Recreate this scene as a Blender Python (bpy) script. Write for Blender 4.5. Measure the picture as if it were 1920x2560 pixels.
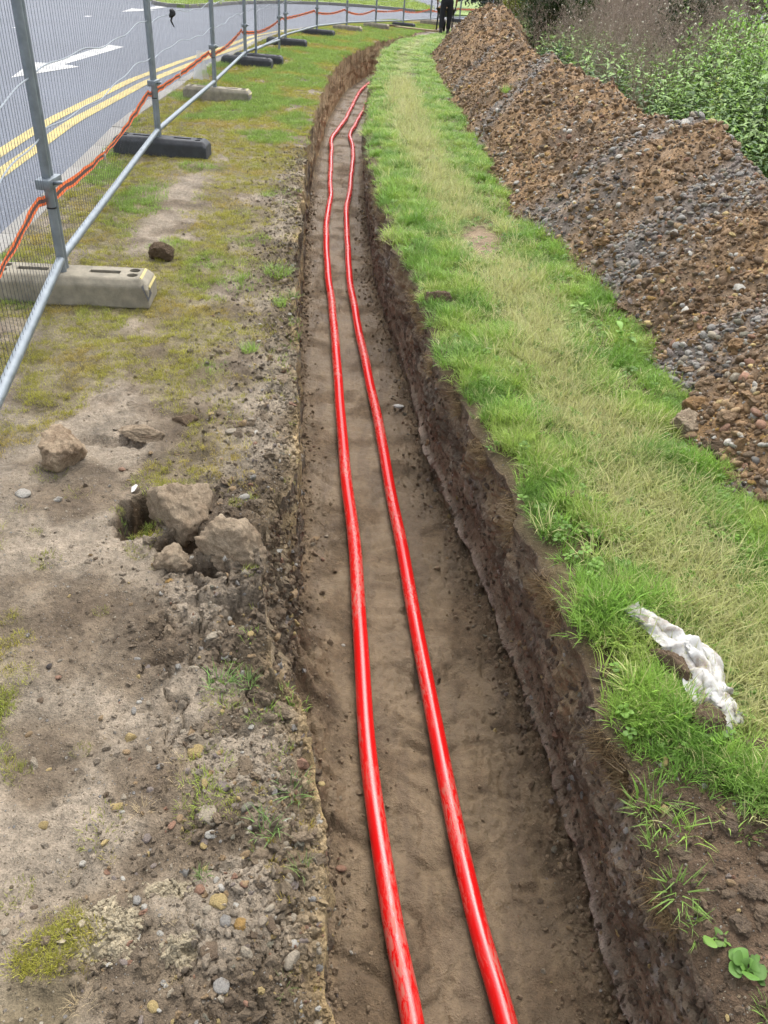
import bpy, bmesh, math, random
import numpy as np
from mathutils import Vector, Matrix, Euler, noise as mnoise

random.seed(11)
rng = np.random.default_rng(11)
for o in list(bpy.data.objects):
    bpy.data.objects.remove(o)
SC = bpy.context.scene
COL = SC.collection
R = math.radians
EYE = 1.5

# ------------------------------------------------------------------ camera
PITCH, ROLL = R(35.4), R(5.0)
fw = Vector((0, math.cos(PITCH), -math.sin(PITCH)))
up0 = Vector((0, math.sin(PITCH), math.cos(PITCH)))
rt0 = Vector((1, 0, 0))
rt = rt0 * math.cos(ROLL) + up0 * math.sin(ROLL)
up = up0 * math.cos(ROLL) - rt0 * math.sin(ROLL)
cam = bpy.data.cameras.new('camera')
cam.sensor_fit = 'VERTICAL'
cam.sensor_height = 24.0
cam.lens = 24.0 * 1923.0 / 2560.0
cam.clip_start = 0.05
cam.clip_end = 2000
camo = bpy.data.objects.new('camera', cam)
COL.objects.link(camo)
M = Matrix.Identity(4)
for i in range(3):
    M[i][0], M[i][1], M[i][2] = rt[i], up[i], -fw[i]
M[2][3] = EYE
camo.matrix_world = M
SC.camera = camo

# ------------------------------------------------------------------ sky, sun, exposure
SUN = Vector((0.10, 0.62, 1.15)).normalized()
world = bpy.data.worlds.new('World')
SC.world = world
world.use_nodes = True
wn = world.node_tree
bg = wn.nodes['Background']
sky = wn.nodes.new('ShaderNodeTexSky')
sky.sky_type = 'NISHITA'
sky.sun_disc = False
sky.sun_elevation = math.asin(SUN.z)
sky.sun_rotation = math.atan2(SUN.x, SUN.y)
sky.air_density = 1.0
sky.dust_density = 3.0
sky.ozone_density = 1.0
hsv = wn.nodes.new('ShaderNodeHueSaturation')     # thin even cloud: the sky's blue is mostly lost
hsv.inputs['Saturation'].default_value = 0.30
wn.links.new(sky.outputs[0], hsv.inputs['Color'])
wn.links.new(hsv.outputs[0], bg.inputs['Color'])
bg.inputs['Strength'].default_value = 0.15
sl = bpy.data.lights.new('sun', 'SUN')
sl.energy = 0.7
sl.angle = R(40)
sl.color = (1.0, 0.955, 0.89)
so = bpy.data.objects.new('sun', sl)
so.rotation_euler = (-SUN).to_track_quat('-Z', 'Y').to_euler()
so.location = (6, 6, 12)
COL.objects.link(so)
vs = SC.view_settings
vs.view_transform = 'Standard'
vs.look = 'None'
vs.exposure = 1.6
vs.gamma = 1.0
vs.use_curve_mapping = False

cy = SC.cycles
cy.max_bounces = 5
cy.diffuse_bounces = 3
cy.glossy_bounces = 2
cy.transmission_bounces = 3
cy.transparent_max_bounces = 6
cy.caustics_reflective = False
cy.caustics_refractive = False
cy.use_adaptive_sampling = True
cy.adaptive_threshold = 0.03

# ------------------------------------------------------------------ helpers
def S(r, g, b, k=0.50):
    out = []
    for c in (r, g, b):
        c /= 255.0
        c = c / 12.92 if c <= 0.04045 else ((c + 0.055) / 1.055) ** 2.4
        out.append(c * k)
    return np.array(out)

def tag(o, label=None, cat=None, group=None, kind=None):
    if label: o['label'] = label
    if cat: o['category'] = cat
    if group: o['group'] = group
    if kind: o['kind'] = kind
    return o

def empty(name, loc=(0, 0, 0), rz=0.0):
    o = bpy.data.objects.new(name, None)
    o.location = loc
    o.rotation_euler = (0, 0, rz)
    o.empty_display_size = 0.1
    COL.objects.link(o)
    return o

def link(name, me, m=None, parent=None, smooth=True):
    if m is not None and not me.materials:
        me.materials.append(m)
    o = bpy.data.objects.new(name, me)
    COL.objects.link(o)
    if parent is not None:
        o.parent = parent
    return o

def mesh_np(name, V, F, smooth=True, mats=(), fmat=None, col=None, attrs=None):
    """V (n,3); F list of equal-length faces (array m,k) or list of arrays"""
    me = bpy.data.meshes.new(name)
    V = np.ascontiguousarray(V, dtype=np.float32)
    Fs = F if isinstance(F, (list, tuple)) else [F]
    Fs = [np.asarray(f, dtype=np.int32) for f in Fs if len(f)]
    nl = sum(f.size for f in Fs)
    nf = sum(len(f) for f in Fs)
    me.vertices.add(len(V))
    me.vertices.foreach_set('co', V.ravel())
    me.loops.add(nl)
    me.loops.foreach_set('vertex_index', np.concatenate([f.ravel() for f in Fs]).astype(np.int32))
    me.polygons.add(nf)
    tot = np.concatenate([np.full(len(f), f.shape[1], dtype=np.int32) for f in Fs])
    st = np.concatenate([[0], np.cumsum(tot)[:-1]]).astype(np.int32)
    me.polygons.foreach_set('loop_start', st)
    me.polygons.foreach_set('loop_total', tot)
    if fmat is not None:
        me.polygons.foreach_set('material_index', np.asarray(fmat, dtype=np.int32))
    me.update(calc_edges=True)
    me.validate()
    for m in mats:
        me.materials.append(m)
    if smooth and len(me.polygons):
        me.polygons.foreach_set('use_smooth', np.ones(len(me.polygons), dtype=bool))
    if col is not None:
        a = me.attributes.new('col', 'FLOAT_COLOR', 'POINT')
        c4 = np.ones((len(V), 4), dtype=np.float32)
        c4[:, :3] = col
        a.data.foreach_set('color', c4.ravel())
    for k, v in (attrs or {}).items():
        a = me.attributes.new(k, 'FLOAT', 'POINT')
        a.data.foreach_set('value', np.ascontiguousarray(v, dtype=np.float32).ravel())
    return me

def grid_faces(r, c):
    i = np.arange(r - 1)[:, None] * c + np.arange(c - 1)[None, :]
    return np.stack([i, i + 1, i + c + 1, i + c], -1).reshape(-1, 4)

class MB:
    """collects boxes, tubes and prisms, builds ONE mesh object"""
    def __init__(s): s.v, s.f, s.n = [], [], 0
    def add(s, v, f):
        s.v += [tuple(p) for p in v]
        s.f += [tuple(i + s.n for i in q) for q in f]
        s.n = len(s.v)
        return s
    def box(s, x0, x1, y0, y1, z0, z1):
        v = [(x0, y0, z0), (x1, y0, z0), (x1, y1, z0), (x0, y1, z0), (x0, y0, z1), (x1, y0, z1), (x1, y1, z1), (x0, y1, z1)]
        return s.add(v, [(0, 3, 2, 1), (4, 5, 6, 7), (0, 1, 5, 4), (1, 2, 6, 5), (2, 3, 7, 6), (3, 0, 4, 7)])
    def tube(s, pts, r, n=10, cap=True):
        pts = [Vector(p) for p in pts]
        rr = r if isinstance(r, (list, tuple)) else [r] * len(pts)
        base = s.n
        vs_, fs = [], []
        prev = None
        for i, p in enumerate(pts):
            t = (pts[min(i + 1, len(pts) - 1)] - pts[max(i - 1, 0)]).normalized()
            if prev is None:
                a = t.cross(Vector((0, 0, 1)))
                if a.length < 1e-3: a = t.cross(Vector((1, 0, 0)))
            else:
                a = prev - t * prev.dot(t)
            a.normalize(); prev = a
            b = t.cross(a)
            for k in range(n):
                w = 2 * math.pi * k / n
                vs_.append(p + (a * math.cos(w) + b * math.sin(w)) * rr[i])
        for i in range(len(pts) - 1):
            for k in range(n):
                fs.append((i * n + k, i * n + (k + 1) % n, (i + 1) * n + (k + 1) % n, (i + 1) * n + k))
        if cap:
            fs.append(tuple(range(n))[::-1])
            fs.append(tuple((len(pts) - 1) * n + k for k in range(n)))
        return s.add(vs_, fs)
    def loft(s, rings, cap=True):
        n = len(rings[0]); vs_ = [p for r_ in rings for p in r_]; fs = []
        for i in range(len(rings) - 1):
            for k in range(n):
                fs.append((i * n + k, i * n + (k + 1) % n, (i + 1) * n + (k + 1) % n, (i + 1) * n + k))
        if cap:
            fs.append(tuple(range(n))[::-1]); fs.append(tuple((len(rings) - 1) * n + k for k in range(n)))
        return s.add(vs_, fs)
    def build(s, name, m, parent=None, bevel=0.0, smooth=True):
        me = bpy.data.meshes.new(name)
        me.from_pydata(s.v, [], s.f)
        bm = bmesh.new(); bm.from_mesh(me)
        bmesh.ops.recalc_face_normals(bm, faces=bm.faces)
        if bevel:
            bmesh.ops.bevel(bm, geom=[e for e in bm.edges if e.calc_face_angle(0) > 0.6], offset=bevel, segments=2, affect='EDGES', profile=0.6)
        for e in bm.edges:
            e.smooth = e.calc_face_angle(0) < 0.7
        bm.to_mesh(me); bm.free()
        me.materials.append(m)
        if smooth:
            me.polygons.foreach_set('use_smooth', np.ones(len(me.polygons), dtype=bool))
        o = bpy.data.objects.new(name, me); COL.objects.link(o)
        if parent is not None: o.parent = parent
        return o

# ------------------------------------------------------------------ noise (numpy)
_ang = np.linspace(0, 2 * np.pi, 256, endpoint=False)
_GX, _GY = np.cos(_ang), np.sin(_ang)
def _h(xi, yi, seed):
    h = (xi * 374761393 + yi * 668265263 + seed * 974634777) & 0xffffffff
    h = ((h ^ (h >> 13)) * 1274126177) & 0xffffffff
    return (h ^ (h >> 16)) & 255
def pn(x, y, seed=0):
    x, y = np.broadcast_arrays(np.asarray(x, float), np.asarray(y, float))
    x0 = np.floor(x); y0 = np.floor(y)
    xi = x0.astype(np.int64); yi = y0.astype(np.int64)
    dx = x - x0; dy = y - y0
    u = dx * dx * dx * (dx * (dx * 6 - 15) + 10); v = dy * dy * dy * (dy * (dy * 6 - 15) + 10)
    def gr(a, b):
        h = _h(xi + a, yi + b, seed)
        return _GX[h] * (dx - a) + _GY[h] * (dy - b)
    n0 = gr(0, 0) * (1 - u) + gr(1, 0) * u
    n1 = gr(0, 1) * (1 - u) + gr(1, 1) * u
    return (n0 * (1 - v) + n1 * v) * 1.5
def fbm(x, y, o=4, seed=0, gain=0.5):
    t = 0; a = 1.0
    for k in range(o):
        t = t + a * pn(np.asarray(x) * 2.03 ** k, np.asarray(y) * 2.03 ** k, seed + k * 17)
        a *= gain
    return t
def ss(a, b, x):
    t = np.clip((np.asarray(x, float) - a) / (b - a), 0, 1)
    return t * t * (3 - 2 * t)
def mix3(c, d, t):
    return c * (1 - t[..., None]) + np.asarray(d) * t[..., None]

# ------------------------------------------------------------------ materials
def newmat(name):
    m = bpy.data.materials.new(name); m.use_nodes = True
    return m, m.node_tree, m.node_tree.nodes['Principled BSDF']
def nd(nt, typ, inp=None, **kw):
    n = nt.nodes.new(typ)
    for k, v in kw.items(): setattr(n, k, v)
    for k, v in (inp or {}).items():
        if hasattr(v, 'is_linked') or isinstance(v, bpy.types.NodeSocket): nt.links.new(v, n.inputs[k])
        else: n.inputs[k].default_value = v
    return n
def mathn(nt, op, a, b=0.0, c=None):
    n = nt.nodes.new('ShaderNodeMath'); n.operation = op
    for i, v in enumerate((a, b) if c is None else (a, b, c)):
        if isinstance(v, bpy.types.NodeSocket): nt.links.new(v, n.inputs[i])
        else: n.inputs[i].default_value = v
    return n.outputs[0]
def mixc(nt, f, a, b, mode='MIX'):
    n = nt.nodes.new('ShaderNodeMix'); n.data_type = 'RGBA'; n.blend_type = mode
    for i, v in ((0, f), (6, a), (7, b)):
        if isinstance(v, bpy.types.NodeSocket): nt.links.new(v, n.inputs[i])
        elif i == 0: n.inputs[0].default_value = v
        else: n.inputs[i].default_value = (*v[:3], 1)
    return n.outputs[2]
def maprange(nt, v, a, b, c, d):
    n = nt.nodes.new('ShaderNodeMapRange'); nt.links.new(v, n.inputs[0])
    for i, q in enumerate((a, b, c, d)): n.inputs[i + 1].default_value = q
    return n.outputs[0]
def noisen(nt, vec, scale, detail=4, rough=0.55, dist=0.0):
    n = nt.nodes.new('ShaderNodeTexNoise')
    if vec is not None: nt.links.new(vec, n.inputs['Vector'])
    n.inputs['Scale'].default_value = scale; n.inputs['Detail'].default_value = detail
    n.inputs['Roughness'].default_value = rough; n.inputs['Distortion'].default_value = dist
    return n
def attr(nt, name, typ='GEOMETRY'):
    n = nt.nodes.new('ShaderNodeAttribute'); n.attribute_name = name; n.attribute_type = typ
    return n
def bump(nt, b, h, strength, dist, normal=None):
    n = nt.nodes.new('ShaderNodeBump'); nt.links.new(h, n.inputs['Height'])
    n.inputs['Strength'].default_value = strength; n.inputs['Distance'].default_value = dist
    if normal is not None: nt.links.new(normal, n.inputs['Normal'])
    nt.links.new(n.outputs[0], b.inputs['Normal'])
    return n.outputs[0]
def spec(b, v):
    b.inputs['Specular IOR Level'].default_value = v

def soil_material(name, streak=False):
    m, nt, b = newmat(name)
    co = nd(nt, 'ShaderNodeTexCoord').outputs['Object']
    if streak:
        mp = nd(nt, 'ShaderNodeMapping', {'Vector': co, 'Scale': (1, 1, 0.75)}).outputs[0]
    else:
        mp = co
    base = attr(nt, 'col').outputs['Color']
    peb = attr(nt, 'peb').outputs['Fac']
    wet = attr(nt, 'wet').outputs['Fac']
    n1 = noisen(nt, mp, 7, 2, 0.6).outputs[0]
    n2 = noisen(nt, mp, 48, 4, 0.7).outputs[0]
    n3 = noisen(nt, mp, 230, 2, 0.6).outputs[0]
    f = mathn(nt, 'MULTIPLY', maprange(nt, n1, 0.3, 0.7, 0.72, 1.25), maprange(nt, n2, 0.3, 0.7, 0.68, 1.3))
    f = mathn(nt, 'MULTIPLY', f, maprange(nt, n3, 0.3, 0.7, 0.75, 1.22))
    f = mathn(nt, 'ADD', mathn(nt, 'MULTIPLY', f, mathn(nt, 'SUBTRACT', 1.0, mathn(nt, 'MULTIPLY', wet, 0.55))), mathn(nt, 'MULTIPLY', wet, 0.55))
    c = mixc(nt, 1.0, base, nd(nt, 'ShaderNodeCombineXYZ', {0: f, 1: f, 2: f}).outputs[0], 'MULTIPLY')
    h = mathn(nt, 'ADD', mathn(nt, 'MULTIPLY', n2, 1.0), mathn(nt, 'MULTIPLY', n3, 0.25))
    for sc, th, pr in ((150, 0.30, 0.72), (60, 0.26, 0.80)):
        v = nd(nt, 'ShaderNodeTexVoronoi', {'Vector': co, 'Scale': sc})
        sep = nd(nt, 'ShaderNodeSeparateColor', {0: v.outputs['Color']})
        inside = maprange(nt, v.outputs['Distance'], th - 0.07, th, 1, 0)
        on = mathn(nt, 'GREATER_THAN', mathn(nt, 'ADD', sep.outputs[0], mathn(nt, 'MULTIPLY', mathn(nt, 'SUBTRACT', peb, 1.0), 0.3)), pr)
        k = mathn(nt, 'MULTIPLY', inside, on)
        ramp = nd(nt, 'ShaderNodeValToRGB', {0: sep.outputs[1]})
        e = ramp.color_ramp.elements
        e[0].color = (*S(95, 82, 66), 1); e[1].color = (*S(196, 184, 160), 1)
        q = e.new(0.45); q.color = (*S(150, 132, 104), 1)
        q = e.new(0.7); q.color = (*S(140, 138, 136), 1)
        c = mixc(nt, k, c, ramp.outputs[0])
        h = mathn(nt, 'ADD', h, mathn(nt, 'MULTIPLY', k, 0.5))
    nt.links.new(c, b.inputs['Base Color'])
    rg = mathn(nt, 'SUBTRACT', 0.93, mathn(nt, 'MULTIPLY', wet, 0.42))
    nt.links.new(rg, b.inputs['Roughness'])
    spec(b, 0.3)
    bump(nt, b, h, 0.85, 0.014)
    return m
SOIL = soil_material('soil')
WALLSOIL = soil_material('cut_soil', True)

def stone_material(name, typ, rough=0.75, gr=60):
    """typ: INSTANCER reads the scattered point's colour, OBJECT the object's own colour"""
    m, nt, b = newmat(name)
    co = nd(nt, 'ShaderNodeTexCoord').outputs['Object']
    if typ == 'INSTANCER': base = attr(nt, 'col', 'INSTANCER').outputs['Color']
    else: base = nd(nt, 'ShaderNodeObjectInfo').outputs['Color']
    n1 = noisen(nt, co, 1.6, 5, 0.6).outputs[0]
    n2 = noisen(nt, co, 7, 4, 0.6).outputs[0]
    f = mathn(nt, 'MULTIPLY', maprange(nt, n1, 0.3, 0.7, 0.72, 1.2), maprange(nt, n2, 0.3, 0.7, 0.8, 1.15))
    c = mixc(nt, 1.0, base, nd(nt, 'ShaderNodeCombineXYZ', {0: f, 1: f, 2: f}).outputs[0], 'MULTIPLY')
    c = mixc(nt, maprange(nt, n1, 0.52, 0.66, 0, 0.5), c, S(112, 94, 70))     # soil stuck on
    nt.links.new(c, b.inputs['Base Color'])
    b.inputs['Roughness'].default_value = rough; spec(b, 0.35)
    bump(nt, b, n2, 0.5, 0.15)
    return m
STONE_I = stone_material('stone_scatter', 'INSTANCER')
STONE_O = stone_material('stone', 'OBJECT')

def leaf_material(name, typ='INSTANCER', trans=0.35, var=0.25):
    m, nt, b = newmat(name)
    if typ == 'INSTANCER': base = attr(nt, 'col', 'INSTANCER').outputs['Color']
    elif typ == 'OBJECT': base = nd(nt, 'ShaderNodeObjectInfo').outputs['Color']
    else: base = attr(nt, 'col').outputs['Color']
    rnd = attr(nt, 'rnd').outputs['Fac']
    f = maprange(nt, rnd, 0, 1, 1 - var, 1 + var)
    c = mixc(nt, 1.0, base, nd(nt, 'ShaderNodeCombineXYZ', {0: f, 1: f, 2: mathn(nt, 'MULTIPLY', f, 0.95)}).outputs[0], 'MULTIPLY')
    nt.links.new(c, b.inputs['Base Color'])
    b.inputs['Roughness'].default_value = 0.55; spec(b, 0.35)
    tr = nd(nt, 'ShaderNodeBsdfTranslucent', {'Color': c})
    mx = nd(nt, 'ShaderNodeMixShader', {0: trans, 1: b.outputs[0], 2: tr.outputs[0]})
    nt.links.new(mx.outputs[0], nt.nodes['Material Output'].inputs['Surface'])
    return m
GRASS_I = leaf_material('grass_blade', 'INSTANCER')
GRASS_O = leaf_material('tuft_blade', 'OBJECT')
PLANT_V = leaf_material('plant_leaf', 'GEOMETRY', 0.3, 0.2)

def plain(name, c, rough=0.6, metal=0.0, sp=0.5, n=None, amt=0.2, bmp=0.0):
    m, nt, b = newmat(name)
    b.inputs['Roughness'].default_value = rough; b.inputs['Metallic'].default_value = metal; spec(b, sp)
    if n:
        co = nd(nt, 'ShaderNodeTexCoord').outputs['Object']
        a = noisen(nt, co, n, 6, 0.62).outputs[0]
        f = maprange(nt, a, 0.3, 0.7, 1 - amt, 1 + amt)
        cc = mixc(nt, 1.0, c, nd(nt, 'ShaderNodeCombineXYZ', {0: f, 1: f, 2: f}).outputs[0], 'MULTIPLY')
        nt.links.new(cc, b.inputs['Base Color'])
        if bmp: bump(nt, b, a, 0.5, bmp)
    else:
        b.inputs['Base Color'].default_value = (*c[:3], 1)
    return m

# ------------------------------------------------------------------ lie of the land (metres; x right, y along the trench, z up)
YL = [-2, 0.58, 0.73, 0.98, 1.16, 1.33, 1.63, 1.96, 2.37, 3.14, 4.67, 6.25, 7.81, 10.26, 13.4, 17.15, 20.3, 24.05, 27.8, 32, 36, 40, 60]
XL = [0.10, -0.02, -0.05, -0.08, -0.12, -0.17, -0.25, -0.29, -0.33, -0.44, -0.67, -0.84, -1.03, -1.25, -1.46, -1.52, -1.23, -0.73, -0.21, 0.3, 0.9, 3.0, 40]
YR = [-2, 0.71, 0.84, 0.99, 1.17, 1.38, 1.64, 1.88, 2.22, 2.63, 3.32, 4.23, 5.24, 6.17, 8.08, 10.25, 13.91, 18.78, 22.9, 27.8, 32, 36, 40, 60]
XR = [0.9, 0.71, 0.68, 0.65, 0.63, 0.60, 0.57, 0.52, 0.45, 0.38, 0.22, 0.10, -0.09, -0.24, -0.44, -0.63, -0.78, -0.87, -0.65, 0.30, 0.8, 1.4, 3.6, 40.6]
YK = [-2, 4.3, 5.25, 8.68, 11.95, 14.54, 20.2, 23.6, 28, 32.7, 35.6, 38, 40.5, 44, 52, 60]
XK = [-1.5, -2.30, -2.43, -2.95, -3.21, -3.34, -3.45, -3.30, -2.95, -2.35, -1.70, -0.4, 1.6, 6, 28, 39]
YT = [-2, 0.5, 1.5, 2.38, 2.63, 2.88, 3.24, 3.7, 4.2, 4.49, 4.79, 5.35, 5.97, 6.82, 8.33, 11.65, 14.07, 18.7, 23.6, 31.3, 36]
XT = [1.7, 1.55, 1.40, 1.29, 1.25, 1.19, 1.26, 1.26, 1.19, 1.17, 1.08, 1.01, 0.78, 0.73, 0.66, 0.46, 0.29, 0.14, 0.44, 1.05, 1.6]
YC = [-2, 1.5, 3.5, 4.9, 5.6, 6.1, 7.0, 7.9, 9.4, 10.8, 12.1, 14.7, 18.1, 22, 26, 31, 34]
XC = [2.6, 2.4, 2.2, 2.06, 2.06, 1.92, 1.80, 1.72, 1.72, 1.58, 1.45, 1.40, 1.50, 1.55, 1.7, 1.9, 2.1]
ZC = [0.55, 0.6, 0.62, 0.63, 0.71, 0.74, 0.71, 0.68, 0.74, 0.71, 0.68, 0.76, 0.90, 0.88, 0.78, 0.45, 0.0]
DEPTH = 0.64
YEND = 26.4

def gz(y): return -0.30 * ss(19, 35, y)
def slump(y): return ss(1.22, 1.42, y) * (1 - ss(1.95, 2.2, y))
def edgeL(y):
    w = 0.020 * pn(y * 2.3, 3.1, 1) + 0.016 * pn(y * 7.5, 1.7, 2) + 0.008 * pn(y * 21, 9.2, 3)
    return np.interp(y, YL, XL) + w * (1 + 0.8 * ss(3, 8, y)) - 0.075 * slump(y)
def edgeR(y):
    w = 0.060 * pn(y * 1.9, 7.3, 4) + 0.036 * pn(y * 6.1, 4.4, 5) + 0.010 * pn(y * 19, 6.6, 6)
    return np.interp(y, YR, XR) + w * ss(0.5, 1.5, y)
def kerbX(y): return np.interp(y, YK, XK)
def toeX(y): return np.interp(y, YT, XT) + 0.05 * pn(y * 2.2, 5.5, 8) + 0.03 * pn(y * 6, 2.5, 9)
def depth(y): return DEPTH * (1 - ss(YEND, YEND + 0.3, y))

HOLES = [(-0.775, 1.975, 0.085, 0.14, 0.13), (-0.60, 1.83, 0.11, 0.06, 0.12), (-0.50, 1.70, 0.06, 0.035, 0.09), (-1.02, 2.42, 0.14, 0.03, 0.025), (-0.36, 1.55, 0.05, 0.09, 0.05)]
def zleft(x, y):
    x = np.asarray(x, float); y = np.asarray(y, float)
    d = np.maximum(edgeL(y) - x, 0)
    amp = 0.35 + 0.75 * np.exp(-d / 0.30) * (1 - ss(3, 7, y)) + 0.25 * np.exp(-d / 0.15)
    z = gz(y) + 0.018 * fbm(x * 1.1, y * 1.1, 3, 21)
    z = z + amp * (0.020 * fbm(x * 6.5, y * 6.5, 4, 31) + 0.006 * fbm(x * 31, y * 31, 3, 41))
    z = z + amp * (0.028 * (0.35 - np.abs(pn(x * 12, y * 12, 51))) + 0.013 * (0.35 - np.abs(pn(x * 27, y * 27, 52))) + 0.006 * (0.35 - np.abs(pn(x * 55, y * 55, 53))))
    z = z - 0.03 * np.exp(-d / 0.05) * (0.5 + pn(x * 5, y * 5, 55))
    for cx, cy, rx, ry, dp in HOLES:
        q = np.hypot((x - cx) / rx, (y - cy) / ry) + 0.45 * pn(x * 16, y * 16, 61) + 0.22 * pn(x * 45, y * 45, 62)
        z = z - dp * (1 - ss(0.7, 1.05, q))
    crk = np.exp(-(((x + 0.42) / 0.20) ** 2 + ((y - 1.65) / 0.55) ** 2) ** 2) + 0.6 * np.exp(-((x + 0.22) / 0.16) ** 2) * (1 - ss(1.0, 1.3, y))
    z = z - 0.035 * np.clip(crk, 0, 1) * np.exp(-(pn(x * 7 + 0.3 * pn(x * 20, y * 20, 64), y * 6, 63) / 0.045) ** 2)
    # raised broken ground between the hole and the trench, and the loose rubble nearest the camera
    z = z + 0.05 * np.exp(-(((x + 0.40) / 0.22) ** 2 + ((y - 1.9) / 0.55) ** 2)) + 0.03 * np.exp(-(((x + 0.22) / 0.2) ** 2 + ((y - 0.75) / 0.4) ** 2))
    return z
def zright(x, y):
    x = np.asarray(x, float); y = np.asarray(y, float)
    d = np.maximum(x - edgeR(y), 0)
    z = gz(y) + 0.02 * fbm(x * 1.3, y * 1.3, 3, 121) + 0.008 * fbm(x * 7, y * 7, 3, 131)
    bare = (1 - ss(1.0, 1.25, y))
    z = z + bare * (0.016 * fbm(x * 11, y * 11, 4, 141) + 0.01 * (0.5 - np.abs(pn(x * 16, y * 16, 151))))
    z = z - 0.035 * np.exp(-(((x - 0.80) / 0.12) ** 2 + ((y - 6.12) / 0.22) ** 2) ** 2)
    z = z - 0.035 * np.exp(-d / 0.05) - 0.05 * ss(0, 1, bare) * np.exp(-d / 0.10)
    return z
FOOT = [(0.16, 1.62, .045), (0.14, 1.36, .05), (0.47, 2.05, .05), (0.13, 1.95, .05), (0.36, 1.25, .055), (0.15, 1.05, .05), (0.0, 3.1, .05), (0.30, 2.45, .05), (0.12, 3.3, .05), (0.50, 1.55, .05)]
def zfloor(x, y):
    x = np.asarray(x, float); y = np.asarray(y, float)
    l = np.interp(y, YL, XL); r = np.interp(y, YR, XR)
    dl = np.clip(x - l, 0, 9); dr = np.clip(r + 0.03 - x, 0, 9)
    z = gz(y) - depth(y) + 0.014 * fbm(x * 2.2, y * 2.2, 3, 221) + 0.005 * fbm(x * 22, y * 22, 3, 231)
    wx = x + 0.03 * fbm(x * 5, y * 5, 2, 241)
    # marks left across the floor by the bucket, and shrinkage cracks
    lat = y + 0.10 * fbm(x * 3, y * 1.2, 2, 251)
    ph = lat / 0.21 + 0.5 * np.floor(lat / 0.21 * 0.37)
    z = z - 0.017 * np.exp(-((ph - np.round(ph)) / 0.07) ** 2) * (0.25 + 0.75 * ss(-0.05, 0.3, pn(x * 3.2, y * 1.4, 261)))
    z = z - 0.010 * np.exp(-(pn(x * 9, y * 9, 271) / 0.04) ** 2) * ss(0.0, 0.25, pn(x * 2.1, y * 2.1, 281))
    for fx, fy, fr in FOOT:
        q = np.hypot(x - fx, (y - fy) * 0.8)
        z = z - 0.013 * np.exp(-((q - fr) / 0.010) ** 2) * ss(-0.6, 0.2, np.sin(np.arctan2(y - fy, x - fx) + fx * 9)) - 0.004 * (1 - ss(fr * .8, fr, q))
    z = z + 0.012 * fbm(x * 38, y * 38, 2, 285) * ss(0.12, 0.4, fbm(x * 3.1, y * 2.4, 3, 286))
    # crumbled edges
    n = np.abs(fbm(x * 16, y * 16, 3, 291))
    z = z + np.exp(-dl / 0.045) * (0.022 + 0.05 * n) + np.exp(-dr / 0.055) * (0.025 + 0.06 * n)
    z = z + slump(y) * np.exp(-(dl / 0.11) ** 2) * (0.16 + 0.10 * fbm(x * 12, y * 12, 3, 301))
    return z

def heapz(x, y):
    x = np.asarray(x, float); y = np.asarray(y, float)
    t = toeX(y); c = np.interp(y, YC, XC) + 0.10 * pn(y * 1.1, 3.3, 311); cz = np.interp(y, YC, ZC)
    cz = cz * (1 + 0.13 * pn(y * 0.95, 8.8, 321) + 0.10 * pn(y * 2.6, 8.1, 322))
    u = (x - t) / np.maximum(c - t, 0.2)
    up_ = np.clip(u, -1, 1)
    z1 = cz * (up_ + 0.16 * np.sin(np.pi * np.clip(up_, 0, 1)))
    z2 = cz - (x - c) * 0.85
    z = np.where(u < 1, z1, z2)
    z = np.minimum(z, cz * 1.0 - 0.02 * np.abs(u - 1))
    on = ss(-0.05, 0.2, u)
    z = z + on * (0.045 * fbm(x * 2.6, y * 2.6, 3, 331) + 0.030 * (0.35 - np.abs(pn(x * 7, y * 7, 341))) + 0.020 * fbm(x * 15, y * 15, 3, 351) + 0.03 * (0.3 - np.abs(pn(x * 3.4, y * 3.4, 352))))
    return gz(y) + z - 0.02
BANDS = [(4.55, 5.10, 0.40), (5.70, 6.2, 0.30), (9.1, 10.9, 0.34), (3.3, 3.8, 0.16), (12.5, 14.5, 0.22), (2.3, 2.0, 0.2)]
def greyband(x, y):
    t = toeX(y); c = np.interp(y, YC, XC)
    u = np.clip((x - t) / np.maximum(c - t, 0.2), 0, 1.3)
    wy = y + 0.22 * fbm(x * 3, y * 3, 3, 361)
    g = np.zeros_like(u)
    for a, b_, w in BANDS:
        g = np.maximum(g, np.exp(-((wy - (a + (b_ - a) * u)) / w) ** 2))
    return np.clip(g + 0.15 * ss(0.1, 0.5, fbm(x * 2, y * 2, 3, 371)), 0, 1)

# rows along the trench, finer towards the camera
ys = [-1.5, -1.0, -0.6, -0.3, 0.0, 0.2]
y = 0.3
while y < 62:
    ys.append(y); y += max(0.0085, 0.0062 * y) if y < 36 else 1.2
YS = np.array(ys)
NR = len(YS)

# colours of the ground itself
C_PALE, C_MID, C_DARK = S(176, 161, 140), S(147, 131, 110), S(116, 100, 81)
C_OCHRE, C_FLOOR, C_WALLR = S(206, 176, 124), S(148, 126, 97), S(146, 128, 107)
C_TURF, C_MOSS, C_CREAM = S(122, 112, 74), S(138, 128, 82), S(222, 206, 172)
C_ORANGE, C_BROWN, C_GREY = S(172, 137, 96, .58), S(150, 123, 92, .58), S(164, 158, 152, .6)
CHALK = [(-0.445, 0.685, 0.065, 0.05), (-0.296, 0.659, 0.03, 0.022), (-0.357, 0.772, 0.045, 0.015)]

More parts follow.
